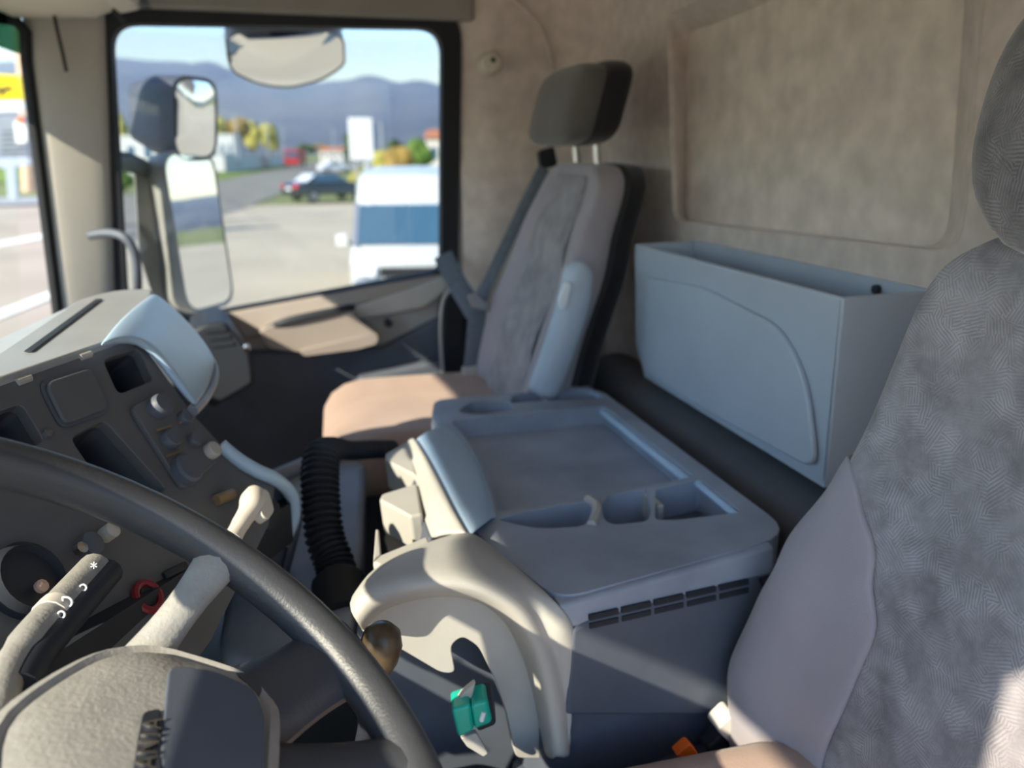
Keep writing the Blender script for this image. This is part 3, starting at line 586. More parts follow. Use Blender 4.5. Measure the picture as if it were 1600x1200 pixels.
# passenger end vent block by the door
pv = thing('end_vent', 'black dashboard end block with an air outlet against the passenger door', 'air vent')
MB().prism(rnd([aY(296, 520, 1.80), aY(318, 506, 1.80), aY(352, 503, 1.80), aY(376, 530, 1.80), aY(392, 552, 1.80), aY(398, 600, 1.80), aY(330, 640, 1.80), aY(300, 600, 1.80)], .012, 4), (-.02, .19, 0)).build('vent_body', 'black_plastic', pv, bevel=.01)
for k in range(3):
    MB().prism([aY(318 + 6 * k, 516 + 11 * k, 1.797), aY(352 + 6 * k, 512 + 11 * k, 1.797), aY(354 + 6 * k, 517 + 11 * k, 1.797), aY(320 + 6 * k, 521 + 11 * k, 1.797)], (0, .005, 0)).build('vane', 'black_plastic', pv)
MB().lathe(aY(386, 542, 1.795), (0, -1, 0), [(.007, 0), (.007, .006), (.003, .008)], 12).build('vane_knob', 'steel', pv)

# parking-brake handle in front of the nose
bh = thing('hand_lever', 'small pale sunlit hand lever at the end of the dash panel', 'lever')
hpth = spl([pp(362, 842, .03), pp(376, 818, .034), pp(390, 796, .038), pp(396, 778, .04), pp(402, 764, .042)], 4)
MB().tube(hpth, [.0095, .009, .0085, .0085, .009, .009, .0095, .010, .011, .012, .0125, .0125, .012, .011, .010, .008, .004], 12).build('lever_stem', 'shelf_plastic', bh)
MB().prism(rnd([pp(398, 770, .036), pp(408, 776, .036), pp(417, 806, .036), pp(406, 822, .036), pp(394, 812, .036)], .005, 3), PN * .012).build('lever_grip', 'shelf_plastic', bh, bevel=.004)

# =================================================================== STEERING WHEEL
swh = thing('steering_wheel', 'dark steering wheel with a grained sunlit hub in the lower left corner', 'steering wheel')
WC = V(-.1208, .3656, -.2593); wt = math.radians(35); wl = math.radians(-5)
WN = V(math.sin(wt) * math.cos(wl), math.sin(wl), math.cos(wt) * math.cos(wl)).normalized()
W2 = (V(0, 1, 0) - WN * WN.y).normalized(); W1 = W2.cross(WN)          # W2 across to passenger, W1 rear/down side
def wp(x, y, o=0.0): return aP(x, y, WC + WN * o, WN)
RR = .222
def wpt(a, r, h): return WC + (W1 * math.cos(a) + W2 * math.sin(a)) * r + WN * h
MB().tube([wpt(2 * math.pi * i / 72, RR, 0) for i in range(72)], .0165, 14, r2=.0145, up=WN, closed=True).build('rim', 'wheel_leather', swh)
# spokes: pale one running up to the rim, broad dark one to the right, two mirrored ones
def spoke(pa, pb, wa, wb, ha, hb, m, name='spoke'):
    t = (pb - pa).normalized(); s = t.cross(WN).normalized()
    pth_ = [pa.lerp(pb, i / 8) for i in range(9)]
    rw = [wa + (wb - wa) * i / 8 - .004 * math.sin(math.pi * i / 8) for i in range(9)]
    MB().tube(pth_, [max(.009, r_ * .55) for r_ in rw], 14, r2=rw, up=WN).build(name, m, swh)
# hub pad: rounded box outline on the wheel plane
hubpx = [(-40, 1140), (60, 1066), (150, 1020), (235, 1010), (330, 1036), (405, 1062), (440, 1110), (440, 1200), (430, 1300), (380, 1420), (200, 1500), (0, 1400), (-60, 1260)]
HN = V(math.sin(math.radians(17)), -.05, math.cos(math.radians(17))).normalized(); HC = wp(230, 1100, -.050)
def hp_(x, y, o=0.0): return aP(x, y, HC + HN * o, HN)
hl = rnd([hp_(x, y, .0) for x, y in hubpx], .03, 3)
hub_rings = [[p - HN * .045 for p in offs_loop(hl, .012)], [p - HN * .012 for p in hl], [p + HN * .004 for p in offs_loop(hl, .002)], [p + HN * .009 for p in offs_loop(hl, .009)],
             [p + HN * .0065 for p in offs_loop(hl, .013)], [p + HN * .010 for p in offs_loop(hl, .018)], [p + HN * .014 for p in offs_loop(hl, .045)]]
MB().loft(hub_rings).build('hub_pad', 'hub_plastic', swh)
hcv = rnd([hp_(x, y, .0125) for x, y in [(262, 1046), (330, 1054), (392, 1080), (412, 1120), (408, 1290), (255, 1290), (248, 1180), (256, 1100)]], .008, 3)
MB().prism(hcv, HN * .004).build('hub_shade_cover', 'dark_plastic', swh, bevel=.003)  # dark cover; its tone also carries the shadow over the hub's right half
for k in range(5):
    MB().tube([hp_(300 + 24 * k, 1085 + 7 * k, .013), hp_(290 + 22 * k, 1215, .013)], .0016, 6).build('hub_groove', 'wheel_leather', swh)
# raised chrome badge lettering down the hub
MB().prism(rnd([hp_(222, 1118, .0135), hp_(250, 1112, .0135), hp_(248, 1160, .0135), hp_(240, 1215, .0135), hp_(206, 1215, .0135), hp_(214, 1160, .0135)], .003, 2), HN * .003).build('badge_plate', 'black_plastic', swh, bevel=.001)
for ch, (x, y) in zip('SCANIA', [(226, 1238), (229, 1215), (232, 1192), (235, 1168), (239, 1149), (242, 1132)]):
    text_mesh('badge_letter', ch, .0150, hp_(x - 2, y, .0172), hp_(242, 1110) - hp_(226, 1210), hp_(200, 1150) - hp_(240, 1150), 'steel', swh, .0008)
def spk(a, b, wa, wb, m):
    pa = hp_(*a, -.010); pb = wp(*b); oa = pa - WC; ob = pb - WC
    spoke(pa, pb, wa, wb, 0, 0, m)
    def mirr(v): return WC + W1 * v.dot(W1) - W2 * v.dot(W2) + WN * v.dot(WN)
    return mirr(oa), mirr(ob)
a_, b_ = spk((222, 1035), (345, 872), .016, .017, 'hub_plastic'); spoke(a_, b_, .016, .017, 0, 0, 'hub_plastic')
a_, b_ = spk((395, 1110), (552, 1015), .034, .032, 'wheel_leather'); spoke(a_, b_, .034, .032, 0, 0, 'wheel_leather')
spk((425, 1200), (640, 1190), .018, .022, 'wheel_leather')
MB().lathe(WC - WN * .20, WN, [(.045, -.12), (.045, .04), (.035, .08)], 20).build('column', 'black_plastic', swh)

# stalk on the column
stk = thing('column_stalk', 'sunlit control stalk with white symbols beside the steering wheel hub', 'stalk')
SO = -.095
sp_ = spl([wp(-40, 1190, SO), wp(-8, 1120, SO), wp(8, 1062, SO), wp(40, 1010, SO), wp(90, 952, SO), wp(132, 906, SO), wp(152, 884, SO)], 4)
MB().tube(sp_, [.011] * 12 + [.0125] * (len(sp_) - 13) + [.008], 14).build('stalk_arm', 'hub_plastic', stk)
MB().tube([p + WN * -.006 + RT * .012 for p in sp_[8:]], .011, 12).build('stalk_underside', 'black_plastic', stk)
MB().tube(sp_[15:17], .0135, 14).build('stalk_ring', 'shelf_plastic', stk)
for x, y, ch in [(147, 888, '*'), (130, 916, 'o'), (105, 942, 'D'), (96, 958, 'o')]:
    text_mesh('symbol', ch, .012, wp(x, y, SO + .0135) , RT, UP, 'white_mark', stk, .0006)

# =================================================================== SEATS
def interp(tab, z):
    tab = sorted(tab)
    if z <= tab[0][0]: return tab[0][1]
    for (a, va), (b, vb) in zip(tab, tab[1:]):
        if z <= b:
            t = (z - a) / (b - a); t = t * t * (3 - 2 * t); return va + (vb - va) * t
    return tab[-1][1]
def back_ring(z, yc, W, XC, BO, T, shrink=1.0):
    w_, xc, bo = interp(W, z), interp(XC, z), interp(BO, z)
    w_ *= shrink; pts = []
    front = [(-1.0, .30), (-.985, .75), (-.93, 1.0), (-.82, .92), (-.66, .45), (-.48, .12), (-.25, .0), (0, -.02)]
    front = front + [(-s, d) for s, d in front[:-1][::-1]]
    for s, d in front: pts.append(V(xc - bo * d + T * .5 * (1 - shrink), yc + s * w_, z))
    back = [(1.0, .35), (.96, .75), (.80, .95), (.4, 1.0), (0, 1.02)]
    back = back + [(-s, d) for s, d in back[:-1][::-1]]
    for s, d in back: pts.append(V(xc + T * (d if shrink == 1 else .5 + (d - .5) * shrink), yc + s * w_, z))
    return pts
def backrest(name, m, parent, yc, zs, W, XC, BO, T, ztop, zbot):
    rings = [back_ring(zbot - .012, yc, W, XC, BO, T, .82), back_ring(zbot, yc, W, XC, BO, T, .95)] + [back_ring(z, yc, W, XC, BO, T) for z in zs] + \
            [back_ring(ztop, yc, W, XC, BO, T, .95), [p + V(0, 0, .012) for p in back_ring(ztop, yc, W, XC, BO, T, .78)]]
    return MB().loft(rings).build(name, m, parent, sub=2)
def bolster(parent, m, yc, side, seam, W, XC, BO, T, off=.004):
    """plain side wing between the seam and the outer edge"""
    prof = [(0.0, -.02), (.25, .0), (.48, .12), (.66, .45), (.82, .92), (.93, 1.0), (.985, .75), (1.0, .30), (1.0, -.6), (.97, -1.6)]
    rows = []
    zmin, zmax = seam[0][0], seam[-1][0]
    for i in range(25):
        z = zmin + (zmax - zmin) * i / 24; s0 = interp(seam, z)
        w_, xc, bo = interp(W, z), interp(XC, z), interp(BO, z); row = []
        for j in range(13):
            s = s0 + (1.0 - s0) * min(1, j / 11)
            d = None
            for (a, da), (b, db_) in zip(prof, prof[1:]):
                if a <= s <= b and b > a: d = da + (db_ - da) * (s - a) / (b - a); break
            if d is None: d = .30
            if j == 12: row.append(V(xc + T * .45, yc + side * (w_ + off), z)); continue
            row.append(V(xc - bo * d - off * (1 - .6 * (j / 11)), yc + side * (w_ * s + off * (j / 11)), z))
        rows.append(row)
    return MB().loft(rows, closed=False).build('side_wing', m, parent, solid=.008, sol_off=0, sub=1)
# ---- driver seat
ds = thing('driver_seat', 'grey patterned driver seat filling the right edge', 'seat')
DY = .455
W = [(-.75, .225), (-.62, .245), (-.54, .262), (-.47, .254), (-.40, .236), (-.30, .203), (-.20, .178), (-.13, .16), (-.085, .135), (-.06, .10)]
XC = [(-.75, .47), (-.55, .485), (-.40, .505), (-.25, .535), (-.12, .535), (-.06, .545)]
BO = [(-.75, .035), (-.55, .055), (-.45, .045), (-.30, .020), (-.15, .008), (-.05, .0)]
backrest('backrest', 'seat_cloth', ds, DY, [-.70, -.64, -.58, -.52, -.46, -.40, -.33, -.26, -.20, -.15, -.11, -.085], W, XC, BO, .11, -.068, -.74)
seam = [(-.74, .56), (-.60, .52), (-.50, .46), (-.43, .45), (-.36, .56), (-.31, .80), (-.285, .97)]
for sd in (1, -1): bolster(ds, 'seat_side', DY, sd, seam, W, XC, BO, .11)
# headrest
def headrest(name, m, parent, yc, zc, xc, hw, hh, ht, e=.55):
    rings = []
    for i in range(11):
        t = -1 + 2 * i / 10; z = zc + hh * t; k = (1 - abs(t) ** (2.6 if e > .5 else 6)) ** .5 if abs(t) < 1 else .0
        k = max(k, .45); rr = []
        for j in range(20):
            a = 2 * math.pi * j / 20; c, s = math.cos(a), math.sin(a)
            rr.append(V(xc + .02 * t + ht * k * math.copysign(abs(c) ** (.7 if e > .5 else .5), c), yc + hw * (k ** .6) * math.copysign(abs(s) ** (.6 if e > .5 else .45), s), z))
        rings.append(rr)
    return MB().loft(rings).build(name, m, parent, sub=1)
headrest('headrest', 'seat_cloth_dark', ds, .44, .035, .575, .150, .115, .062)
for dy in (-.06, .06): MB().tube([V(.595, .44 + dy, -.10), V(.585, .44 + dy, -.03)], .007, 10).build('headrest_post', 'steel', ds)
# cushion
def cushion(parent, yc, x0, x1, zt, hw, m, thick=.13):
    rings = []
    for i in range(9):
        t = i / 8; x = x0 + (x1 - x0) * t; k = 1 - .35 * max(0, (.14 - t) / .14) ** 2
        dz = -.03 * max(0, (.18 - t) / .18) ** 2
        rr = []
        for s, d in [(-1, -.7), (-1.0, -.2), (-.96, .06), (-.84, .13), (-.6, .02), (-.3, -.03), (0, -.04), (.3, -.03), (.6, .02), (.84, .13), (.96, .06), (1.0, -.2), (1, -.7), (.9, -1), (0, -1), (-.9, -1)]:
            rr.append(V(x, yc + s * hw * k, zt + dz + d * thick))
        rings.append(rr)
    return MB().loft(rings).build('cushion', m, parent, sub=1)
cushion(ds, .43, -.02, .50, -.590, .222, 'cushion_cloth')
MB().box((.02, .24, -.95), (.46, .64, -.715)).build('seat_base', 'black_plastic', ds, bevel=.02)
MB().prism([V(-.02, .655, -.64), V(.42, .66, -.62), V(.46, .66, -.72), V(-.02, .655, -.74)], (0, .02, 0)).build('side_shield', 'dark_plastic', ds, bevel=.008)
# belt buckle beside the driver seat
bk = thing('belt_buckle', 'belt buckle with an orange release button beside the driver seat', 'belt buckle')
b0 = aY(1128, 1160, .70); b1 = aY(1160, 1128, .70)
bd = (b1 - b0).normalized(); bs_ = V(0, 1, 0)
sd = bd.cross(bs_).normalized()
MB().prism([aY(1104, 1172, .69), aY(1128, 1148, .69), aY(1146, 1170, .69), aY(1122, 1198, .69)], (0, .022, 0)).build('buckle_body', 'black_plastic', bk, bevel=.004)
MB().prism(rnd([aY(1120, 1142, .685), aY(1146, 1116, .685), aY(1174, 1138, .685), aY(1150, 1170, .685)], .006, 3), (0, .026, 0)).build('buckle_head', 'shelf_plastic', bk, bevel=.005)  # pale colour stands for sunlight on this end of the buckle
MB().prism(rnd([aY(1055, 1182, .672), aY(1078, 1162, .672), aY(1092, 1178, .672), aY(1088, 1188, .672)], .003, 2), (0, .014, 0)).build('release_button', 'orange_plastic', bk, bevel=.003)
MB().tube(spl([aY(1160, 1172, .69), aY(1172, 1185, .69), aY(1180, 1215, .69)], 4), .012, 8, r2=.004).build('stalk', 'knob_brown', bk)
# ---- passenger seat
ps = thing('passenger_seat', 'grey passenger seat with a sunlit cushion against the rear corner', 'seat')
PY = 1.615
W2_ = [(-.75, .215), (-.50, .222), (-.40, .222), (-.25, .212), (-.10, .190), (-.05, .17), (-.02, .13)]
XC2 = [(-.75, .38), (-.50, .42), (-.38, .445), (-.20, .505), (-.02, .555)]
BO2 = [(-.75, .025), (-.45, .04), (-.25, .028), (-.05, .006)]
backrest('backrest', 'seat_side', ps, PY, [-.70, -.62, -.54, -.46, -.38, -.30, -.22, -.15, -.09, -.05], W2_, XC2, BO2, .065, -.03, -.74)
W3_ = [(z, w_ * .93) for z, w_ in W2_]; XC3 = [(z, x + .062) for z, x in XC2]; BO3 = [(-1, .0), (1, .0)]
backrest('back_shell', 'head_cloth', ps, PY, [-.70, -.62, -.54, -.46, -.38, -.30, -.22, -.15, -.09, -.05], W3_, XC3, BO3, .05, -.03, -.74)
# raised centre field of patterned cloth
rows = []
for i in range(22):
    z = -.55 + .51 * i / 21; w_, xc, bo = interp(W2_, z), interp(XC2, z), interp(BO2, z)
    rows.append([V(xc - (.007 if 0 < j < 8 and 0 < i < 21 else .0) - bo * (.35 * abs(j - 4) / 4) ** 1, PY + w_ * .60 * (j - 4) / 4, z) for j in range(9)])
MB().loft(rows, closed=False).build('centre_field', 'seat_cloth', ps, solid=.006, sol_off=0, sub=1)
headrest('headrest_shell', 'head_cloth', ps, 1.61, .090, .580, .150, .078, .034, .35)
headrest('headrest_pad', 'head_front', ps, 1.615, .087, .537, .145, .076, .036, .4)
for dy in (-.07, .05): MB().tube([V(.58, 1.61 + dy, -.06), V(.572, 1.61 + dy, .02)], .008, 10).build('headrest_post', 'steel', ps)
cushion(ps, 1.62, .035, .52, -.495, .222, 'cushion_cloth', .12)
MB().box((.08, 1.45, -.95), (.50, 1.79, -.60)).build('seat_base', 'black_plastic', ps, bevel=.02)
# folded-up armrest on the near side
ar = spl([V(.485, 1.375, -.182), V(.478, 1.370, -.235), V(.456, 1.366, -.31), V(.434, 1.364, -.37), V(.418, 1.366, -.415)], 5)
MB().tube(ar, [.012, .022, .027, .029, .030] + [.031] * (len(ar) - 7) + [.030, .022], 14, r2=[.014] + [.020] * (len(ar) - 2) + [.016], up=(1, 0, 0)).build('armrest', 'bin_plastic', ps)
MB().prism(rnd([aY(874, 468, 1.343), aY(884, 440, 1.343), aY(894, 442, 1.343), aY(884, 484, 1.343), aY(876, 484, 1.343)], .006, 3), (0, .01, 0)).build('armrest_button', 'white_mark', ps, bevel=.003)
# ---- seat belt of the passenger seat
bt = thing('seat_belt', 'grey-blue passenger seat belt hanging from the side wall to its latch', 'seat belt')
def web(p, wd, name, m='webbing', nrm=(0, -1, 0.0)):
    MB().tube(p, .0025, 8, r2=wd, up=nrm).build(name, m, bt)
web(spl([aY(850, 262, 1.87), aY(822, 318, 1.86), aY(790, 385, 1.84), aY(760, 448, 1.82), aY(748, 478, 1.81)], 4), .014, 'shoulder_strap', nrm=(-.6, -1, 0))
web(spl([aY(692, 398, 1.95), aY(708, 432, 1.90), aY(728, 466, 1.85), aY(744, 492, 1.81)], 4), .023, 'lap_strap', 'webbing', (-.3, -1, .3))
web(spl([aY(746, 484, 1.81), aY(742, 530, 1.80), aY(736, 590, 1.80)], 4), .020, 'lower_strap')
MB().prism(rnd([aY(730, 462, 1.80), aY(742, 458, 1.80), aY(772, 480, 1.80), aY(768, 490, 1.80), aY(738, 480, 1.80)], .004, 2), (0, .006, 0)).build('latch_plate', 'steel', bt, bevel=.002)
MB().prism(rnd([aY(842, 236, 1.89), aY(866, 228, 1.89), aY(872, 258, 1.89), aY(846, 266, 1.89)], .008, 3), (0, .02, 0)).build('pillar_guide', 'black_plastic', bt, bevel=.004)
MB().prism(rnd([aY(724, 575, 1.79), aY(746, 572, 1.79), aY(742, 612, 1.79), aY(722, 612, 1.79)], .006, 3), (0, .02, 0)).build('anchor', 'grey_plastic', bt, bevel=.004)
# dark retractor cover beside the seat
rtc = thing('retractor_cover', 'black rounded belt retractor cover low on the side wall beside the passenger seat', 'cover')
MB().prism(rnd([aY(690, 470, 1.93), aY(708, 452, 1.93), aY(730, 470, 1.93), aY(732, 590, 1.93), aY(690, 590, 1.93)], .02, 5), (0, .06, 0)).build('cover', 'rubber', rtc, bevel=.015)
MB().tube(spl([aY(692, 588, 1.915), aY(688, 520, 1.915), aY(692, 470, 1.915), aY(706, 450, 1.915)], 5), .004, 8).build('cover_bead', 'grey_plastic', rtc)

# =================================================================== OUTSIDE MIRRORS
om = thing('door_mirror', 'tall rounded outside mirror on the passenger side reflecting sky and concrete', 'mirror')
def mirror(parent, c, n, hw, hh, r, up=(0, 0, 1), depth=.07, conv=0.0, housing='dark_plastic', split=False, taper=1.0):
    n = Vector(n).normalized(); x = Vector(up).cross(n).normalized(); y = n.cross(x)
    base = [c + x * (sx * hw * (taper if sy < 0 else 1)) + y * (sy * hh) for sx, sy in [(-1, -1), (1, -1), (1, 1), (-1, 1)]]
    lp_ = rnd(base, r, 6)
    outer = offs_loop(lp_, -.010)
    back = [p - n * depth for p in offs_loop(lp_, min(hw, hh) * .28)]
    mid = [p - n * depth * .55 for p in offs_loop(lp_, -.004)]
    MB().loft([[p - n * .001 for p in lp_], [p + n * .004 for p in outer], [p - n * .012 for p in outer], mid, back]).build('housing', housing, parent)
    # gently convex mirror glass
    rings = []
    for k in range(7):
        q = 1 - k / 6.0 * .96
        rings.append([c + (p - c) * q + n * (.002 + conv * (1 - q * q)) for p in lp_])
    MB().loft([[p - n * .003 for p in lp_]] + rings).build('mirror_glass', 'mirror_glass', parent)
    return x, y, n
mc = aY(312, 362, 2.22)
view = (-mc).normalized(); refl = V(1.0, .42, -.005).normalized()
mn = (view + refl).normalized()
mirror(om, mc, mn, .092, .185, .05, depth=.09, housing='grey_plastic')
wm = thing('wide_angle_mirror', 'small squarish wide-angle mirror mounted above the tall door mirror', 'mirror')
wc_ = aY(305, 186, 2.24)
view = (-wc_).normalized(); refl = V(1.0, .30, -.12).normalized(); wn_ = (view + refl).normalized()
mirror(wm, wc_, wn_, .070, .088, .045, depth=.15, conv=.010, housing='dark_plastic')
ma = thing('mirror_arm', 'dark curved bracket arm carrying the two outside mirrors', 'mirror arm')
MB().tube(spl([aY(178, 252, 2.06), aY(206, 255, 2.12), aY(236, 272, 2.20), aY(258, 300, 2.28)], 5), .022, 12, r2=.014).build('arm', 'dark_plastic', ma)
MB().tube(spl([aY(258, 215, 2.32), aY(262, 250, 2.32), aY(264, 320, 2.34), aY(272, 400, 2.34), aY(280, 486, 2.33)], 5), .018, 12).build('upright', 'dark_plastic', ma)
MB().prism([aY(208, 262, 2.14), aY(262, 305, 2.20), aY(278, 498, 2.20), aY(240, 470, 2.14), aY(216, 400, 2.12)], (.0, .02, 0)).build('wind_guard', 'grey_plastic', ma, bevel=.006)
km = thing('kerb_mirror', 'wide rounded kerb mirror hanging outside above the passenger window', 'mirror')
kc_ = aY(445, 90, 2.16)
view = (-kc_).normalized(); refl = V(.10, .55, -.80).normalized(); kn = (view + refl).normalized()
base = [(356, 62), (368, 52), (440, 47), (520, 50), (535, 62), (537, 100), (500, 124), (450, 136), (405, 130), (366, 112), (357, 90)]
kb = [aP(x, y, kc_, kn) for x, y in base]
lpk = rnd(kb, .03, 5)
cen = sum(lpk, Vector()) / len(lpk)
MB().loft([[p - kn * .001 for p in lpk], [p + kn * .004 for p in offs_loop(lpk, -.005)], [p - kn * .03 for p in offs_loop(lpk, -.004)], [p - kn * .06 for p in offs_loop(lpk, .03)]]).build('housing', 'grey_plastic', km)
MB().loft([[p - kn * .003 for p in lpk]] + [[cen + (p - cen) * q + kn * (.002 + .020 * (1 - q * q)) for p in lpk] for q in (1, .85, .7, .5, .3, .04)]).build('mirror_glass', 'mirror_glass', km)
MB().tube([aY(420, 30, 2.10), aY(440, 44, 2.14), cen - kn * .04], .016, 10).build('bracket', 'rubber', km)

# =================================================================== OUTSIDE
def gp(x, y, z=0.0): return aZ(x, y, GZ + z)
def flat(name, px, z, m, label, cat):
    o = MB().add([gp(x, y) + V(0, 0, z) for x, y in px], [list(range(len(px)))]).build(name, m, smooth=False)
    return tag(o, label, cat, kind='structure')
lot = MB(); S = 9000
lot.add([(-S, -S, GZ - .06), (S, -S, GZ - .06), (S, S, GZ - .06), (-S, S, GZ - .06)], [(0, 1, 2, 3)])
struct(lot.build('ground', 'field', smooth=False), 'flat field ground running out to the hills', 'ground')
struct(MB().add([(-18, -40, GZ - .03), (190, -60, GZ - .03), (190, 45, GZ - .03), (22, 48, GZ - .03), (-12, 40, GZ - .03), (-18, 12, GZ - .03)], [(0, 1, 2, 3, 4, 5)]).build('lot_pavement', 'concrete', smooth=False), 'pale sunlit concrete lot beside the truck', 'pavement')
flat('road', [(-600, 420), (200, 304), (352, 276), (452, 258), (520, 250), (575, 249), (560, 262), (480, 286), (380, 325), (200, 380), (-600, 640)], -.015, 'asphalt', 'grey asphalt road curving away past the lot', 'road')
flat('grass_verge', [(340, 282), (344, 270), (400, 263), (444, 258), (446, 262), (400, 270)], .02, 'grass', 'bright green grass verge along the far road edge', 'verge')
flat('verge_strip', [(556, 270), (572, 258), (620, 256), (700, 258), (720, 268), (600, 274)], .0, 'grass', 'yellow-green grass strip behind the white sign', 'verge')
# hills: a ring with the ridge line of the photograph in its sector
ridge_px = [(-200, 120), (0, 95), (175, 88), (235, 94), (285, 95), (330, 104), (360, 108), (440, 118), (500, 128), (545, 124), (570, 116), (592, 118), (615, 127), (650, 129), (692, 135), (760, 140), (1000, 120), (1300, 150)]
tab = []
for x, y in ridge_px:
    r = ray(x, y); tab.append((math.atan2(r.x, r.y), r.z / math.hypot(r.x, r.y)))
tab.sort()
def ridge(a):
    if a <= tab[0][0] or a >= tab[-1][0]:
        n_ = .040 + .012 * noise.noise(V(math.cos(a) * 3, math.sin(a) * 3, 1.0)) + .015 * noise.noise(V(math.cos(a) * 9, math.sin(a) * 9, 4.0))
        return n_
    for (p, vp), (q_, vq) in zip(tab, tab[1:]):
        if p <= a <= q_: return vp + (vq - vp) * (a - p) / (q_ - p)
rings = []
NA = 720
fr_ = [(.40, .0), (.52, .16), (.62, .42), (.74, .58), (.86, .84), (1.0, 1.0), (1.25, .7)]
for fr, hh in fr_:
    rr = []
    for i in range(NA):
        a = -math.pi + 2 * math.pi * i / NA; D = 4600 * fr
        h = ridge(a) * 4600 * hh
        if hh > 0 and hh < 1: h *= 1 + .14 * noise.noise(V(math.cos(a) * 22, math.sin(a) * 22, fr * 6))
        rr.append(V(math.sin(a) * D, math.cos(a) * D, GZ - 1 + h))
    rings.append(rr)
struct(MB().loft(rings, cap=False).build('hills', 'hill'), 'long wooded mountain range along the horizon', 'mountains')

# distance haze between the lot and the range
hm = bpy.data.materials.new('haze'); hm.use_nodes = True; hn = hm.node_tree.nodes; hn.clear()
ho = hn.new('ShaderNodeOutputMaterial'); hv = hn.new('ShaderNodeVolumeScatter')
hv.inputs['Color'].default_value = (0.42, 0.62, 1.0, 1); hv.inputs['Density'].default_value = 0.00030; hv.inputs['Anisotropy'].default_value = 0.2
hm.node_tree.links.new(hv.outputs[0], ho.inputs['Volume']); MATS['haze'] = hm
def hring(r, z): return [V(math.sin(2 * math.pi * i / 64) * r, math.cos(2 * math.pi * i / 64) * r, z) for i in range(64)]
hz_ = MB().loft([hring(420, GZ - 2), hring(420, 55), hring(4300, 520), hring(4300, GZ - 2), hring(420, GZ - 2)], cap=False).build('haze', 'haze', smooth=False)
tag(hz_, 'thin blue distance haze in front of the mountains', 'haze', kind='stuff')

# ---- trees
def blob(mb, c, r, seed, sq=1.0, n=2):
    bm = bmesh.new(); bmesh.ops.create_icosphere(bm, subdivisions=n, radius=1)
    vs = []
    for v in bm.verts:
        d = v.co.normalized(); k = 1 + .35 * noise.noise(d * 2.2 + V(seed, seed * .7, 0)) + .18 * noise.noise(d * 6 + V(seed, 0, 3))
        vs.append(V(c.x + d.x * r * k, c.y + d.y * r * k, c.z + d.z * r * k * sq))
    fs = [[v.index for v in f.verts] for f in bm.faces]; bm.free(); mb.add(vs, fs)
def tree(px, base_y, top_y, wpx, dist, m, label, group=None, trunk=.35, name='tree', cat='tree'):
    r = ray(px, base_y); g = r * (dist / math.hypot(r.x, r.y)); base = V(g.x, g.y, GZ)
    topz = ray(px, top_y); topz = topz.z * (dist / math.hypot(topz.x, topz.y))
    H = topz - GZ; Wm = wpx / FPX * dist * .5
    t = thing(name, label, cat, group)
    cz0 = GZ + H * trunk; mb = MB(); rs = random.Random(px * 7 + top_y)
    hh = (topz - cz0) / 2
    for k in range(9):
        a = rs.random() * 6.28; q = rs.random() * .6; zz = rs.uniform(-.55, .6)
        blob(mb, V(base.x + math.cos(a) * Wm * q, base.y + math.sin(a) * Wm * q, cz0 + hh + hh * zz), min(Wm * .62, hh * .62), rs.random() * 50, min(1.3, max(.7, hh / Wm)))
    mb.build('crown', m, t)
    MB().tube([base, base + V(0, 0, H * .5)], [Wm * .10 + .05, Wm * .05 + .03], 8).build('trunk', 'bark', t)
    return t
tree(372, 262, 188, 44, 150, 'leaf_ochre', 'ochre autumn tree right of the wide-angle mirror')
tree(398, 262, 186, 30, 165, 'leaf_yellow', 'thin yellowish tree between two lamp posts')
tree(425, 260, 195, 30, 180, 'leaf_yellow', 'pale green tree left of the red lorry')
tree(345, 262, 182, 30, 140, 'leaf_yellow', 'yellow-green tree just behind the small mirror edge')
tree(478, 256, 222, 40, 230, 'leaf_dark', 'dark low tree right behind the red lorry')
tree(505, 254, 224, 40, 260, 'leaf_ochre', 'low ochre tree left of the small house')
tree(545, 262, 205, 18, 120, 'leaf_dark', 'slim dark tree touching the left edge of the white sign')
tree(600, 262, 226, 34, 70, 'leaf_yellow', 'yellow-green bush right of the white sign', trunk=.1, name='bush', cat='bush')
tree(624, 264, 222, 44, 60, 'leaf_ochre', 'round rust-brown bush behind the white van', trunk=.1, name='bush', cat='bush')
tree(655, 262, 214, 42, 75, 'leaf_green', 'bright green tree beside the red-roofed house', trunk=.3)
tree(616, 258, 218, 30, 110, 'leaf_dark', 'dark bush behind the rust-brown bush', trunk=.15, name='bush', cat='bush')
tree(190, 262, 178, 30, 120, 'leaf_yellow', 'yellow-green tree just right of the window seal')
tree(194, 290, 262, 24, 60, 'leaf_green', 'small bright green shrub below the mirror arm', trunk=.1, name='shrub', cat='shrub')
tree(566, 292, 262, 46, 54, 'leaf_yellow', 'low yellow-green shrub behind the dark car', trunk=.05, name='shrub', cat='shrub')
# trees and buildings behind the truck, seen in the mirrors
for k, (x, y, m_) in enumerate([(140, 20, 'leaf_green'), (150, 32, 'leaf_dark'), (155, 44, 'leaf_green')]):
    t = thing('tree', ['green tree behind the truck, nearest the lot', 'dark tree behind the truck, middle of three', 'green tree behind the truck, farthest of three'][k], 'tree')
    mb = MB()
    for j in range(7): blob(mb, V(x + random.uniform(-2, 2), y + random.uniform(-2, 2), GZ + 3.5 + random.uniform(-1.2, 1.6)), 1.8, j + k * 10)
    mb.build('crown', m_, t); MB().tube([V(x, y, GZ), V(x, y, GZ + 3)], .2, 8).build('trunk', 'bark', t)

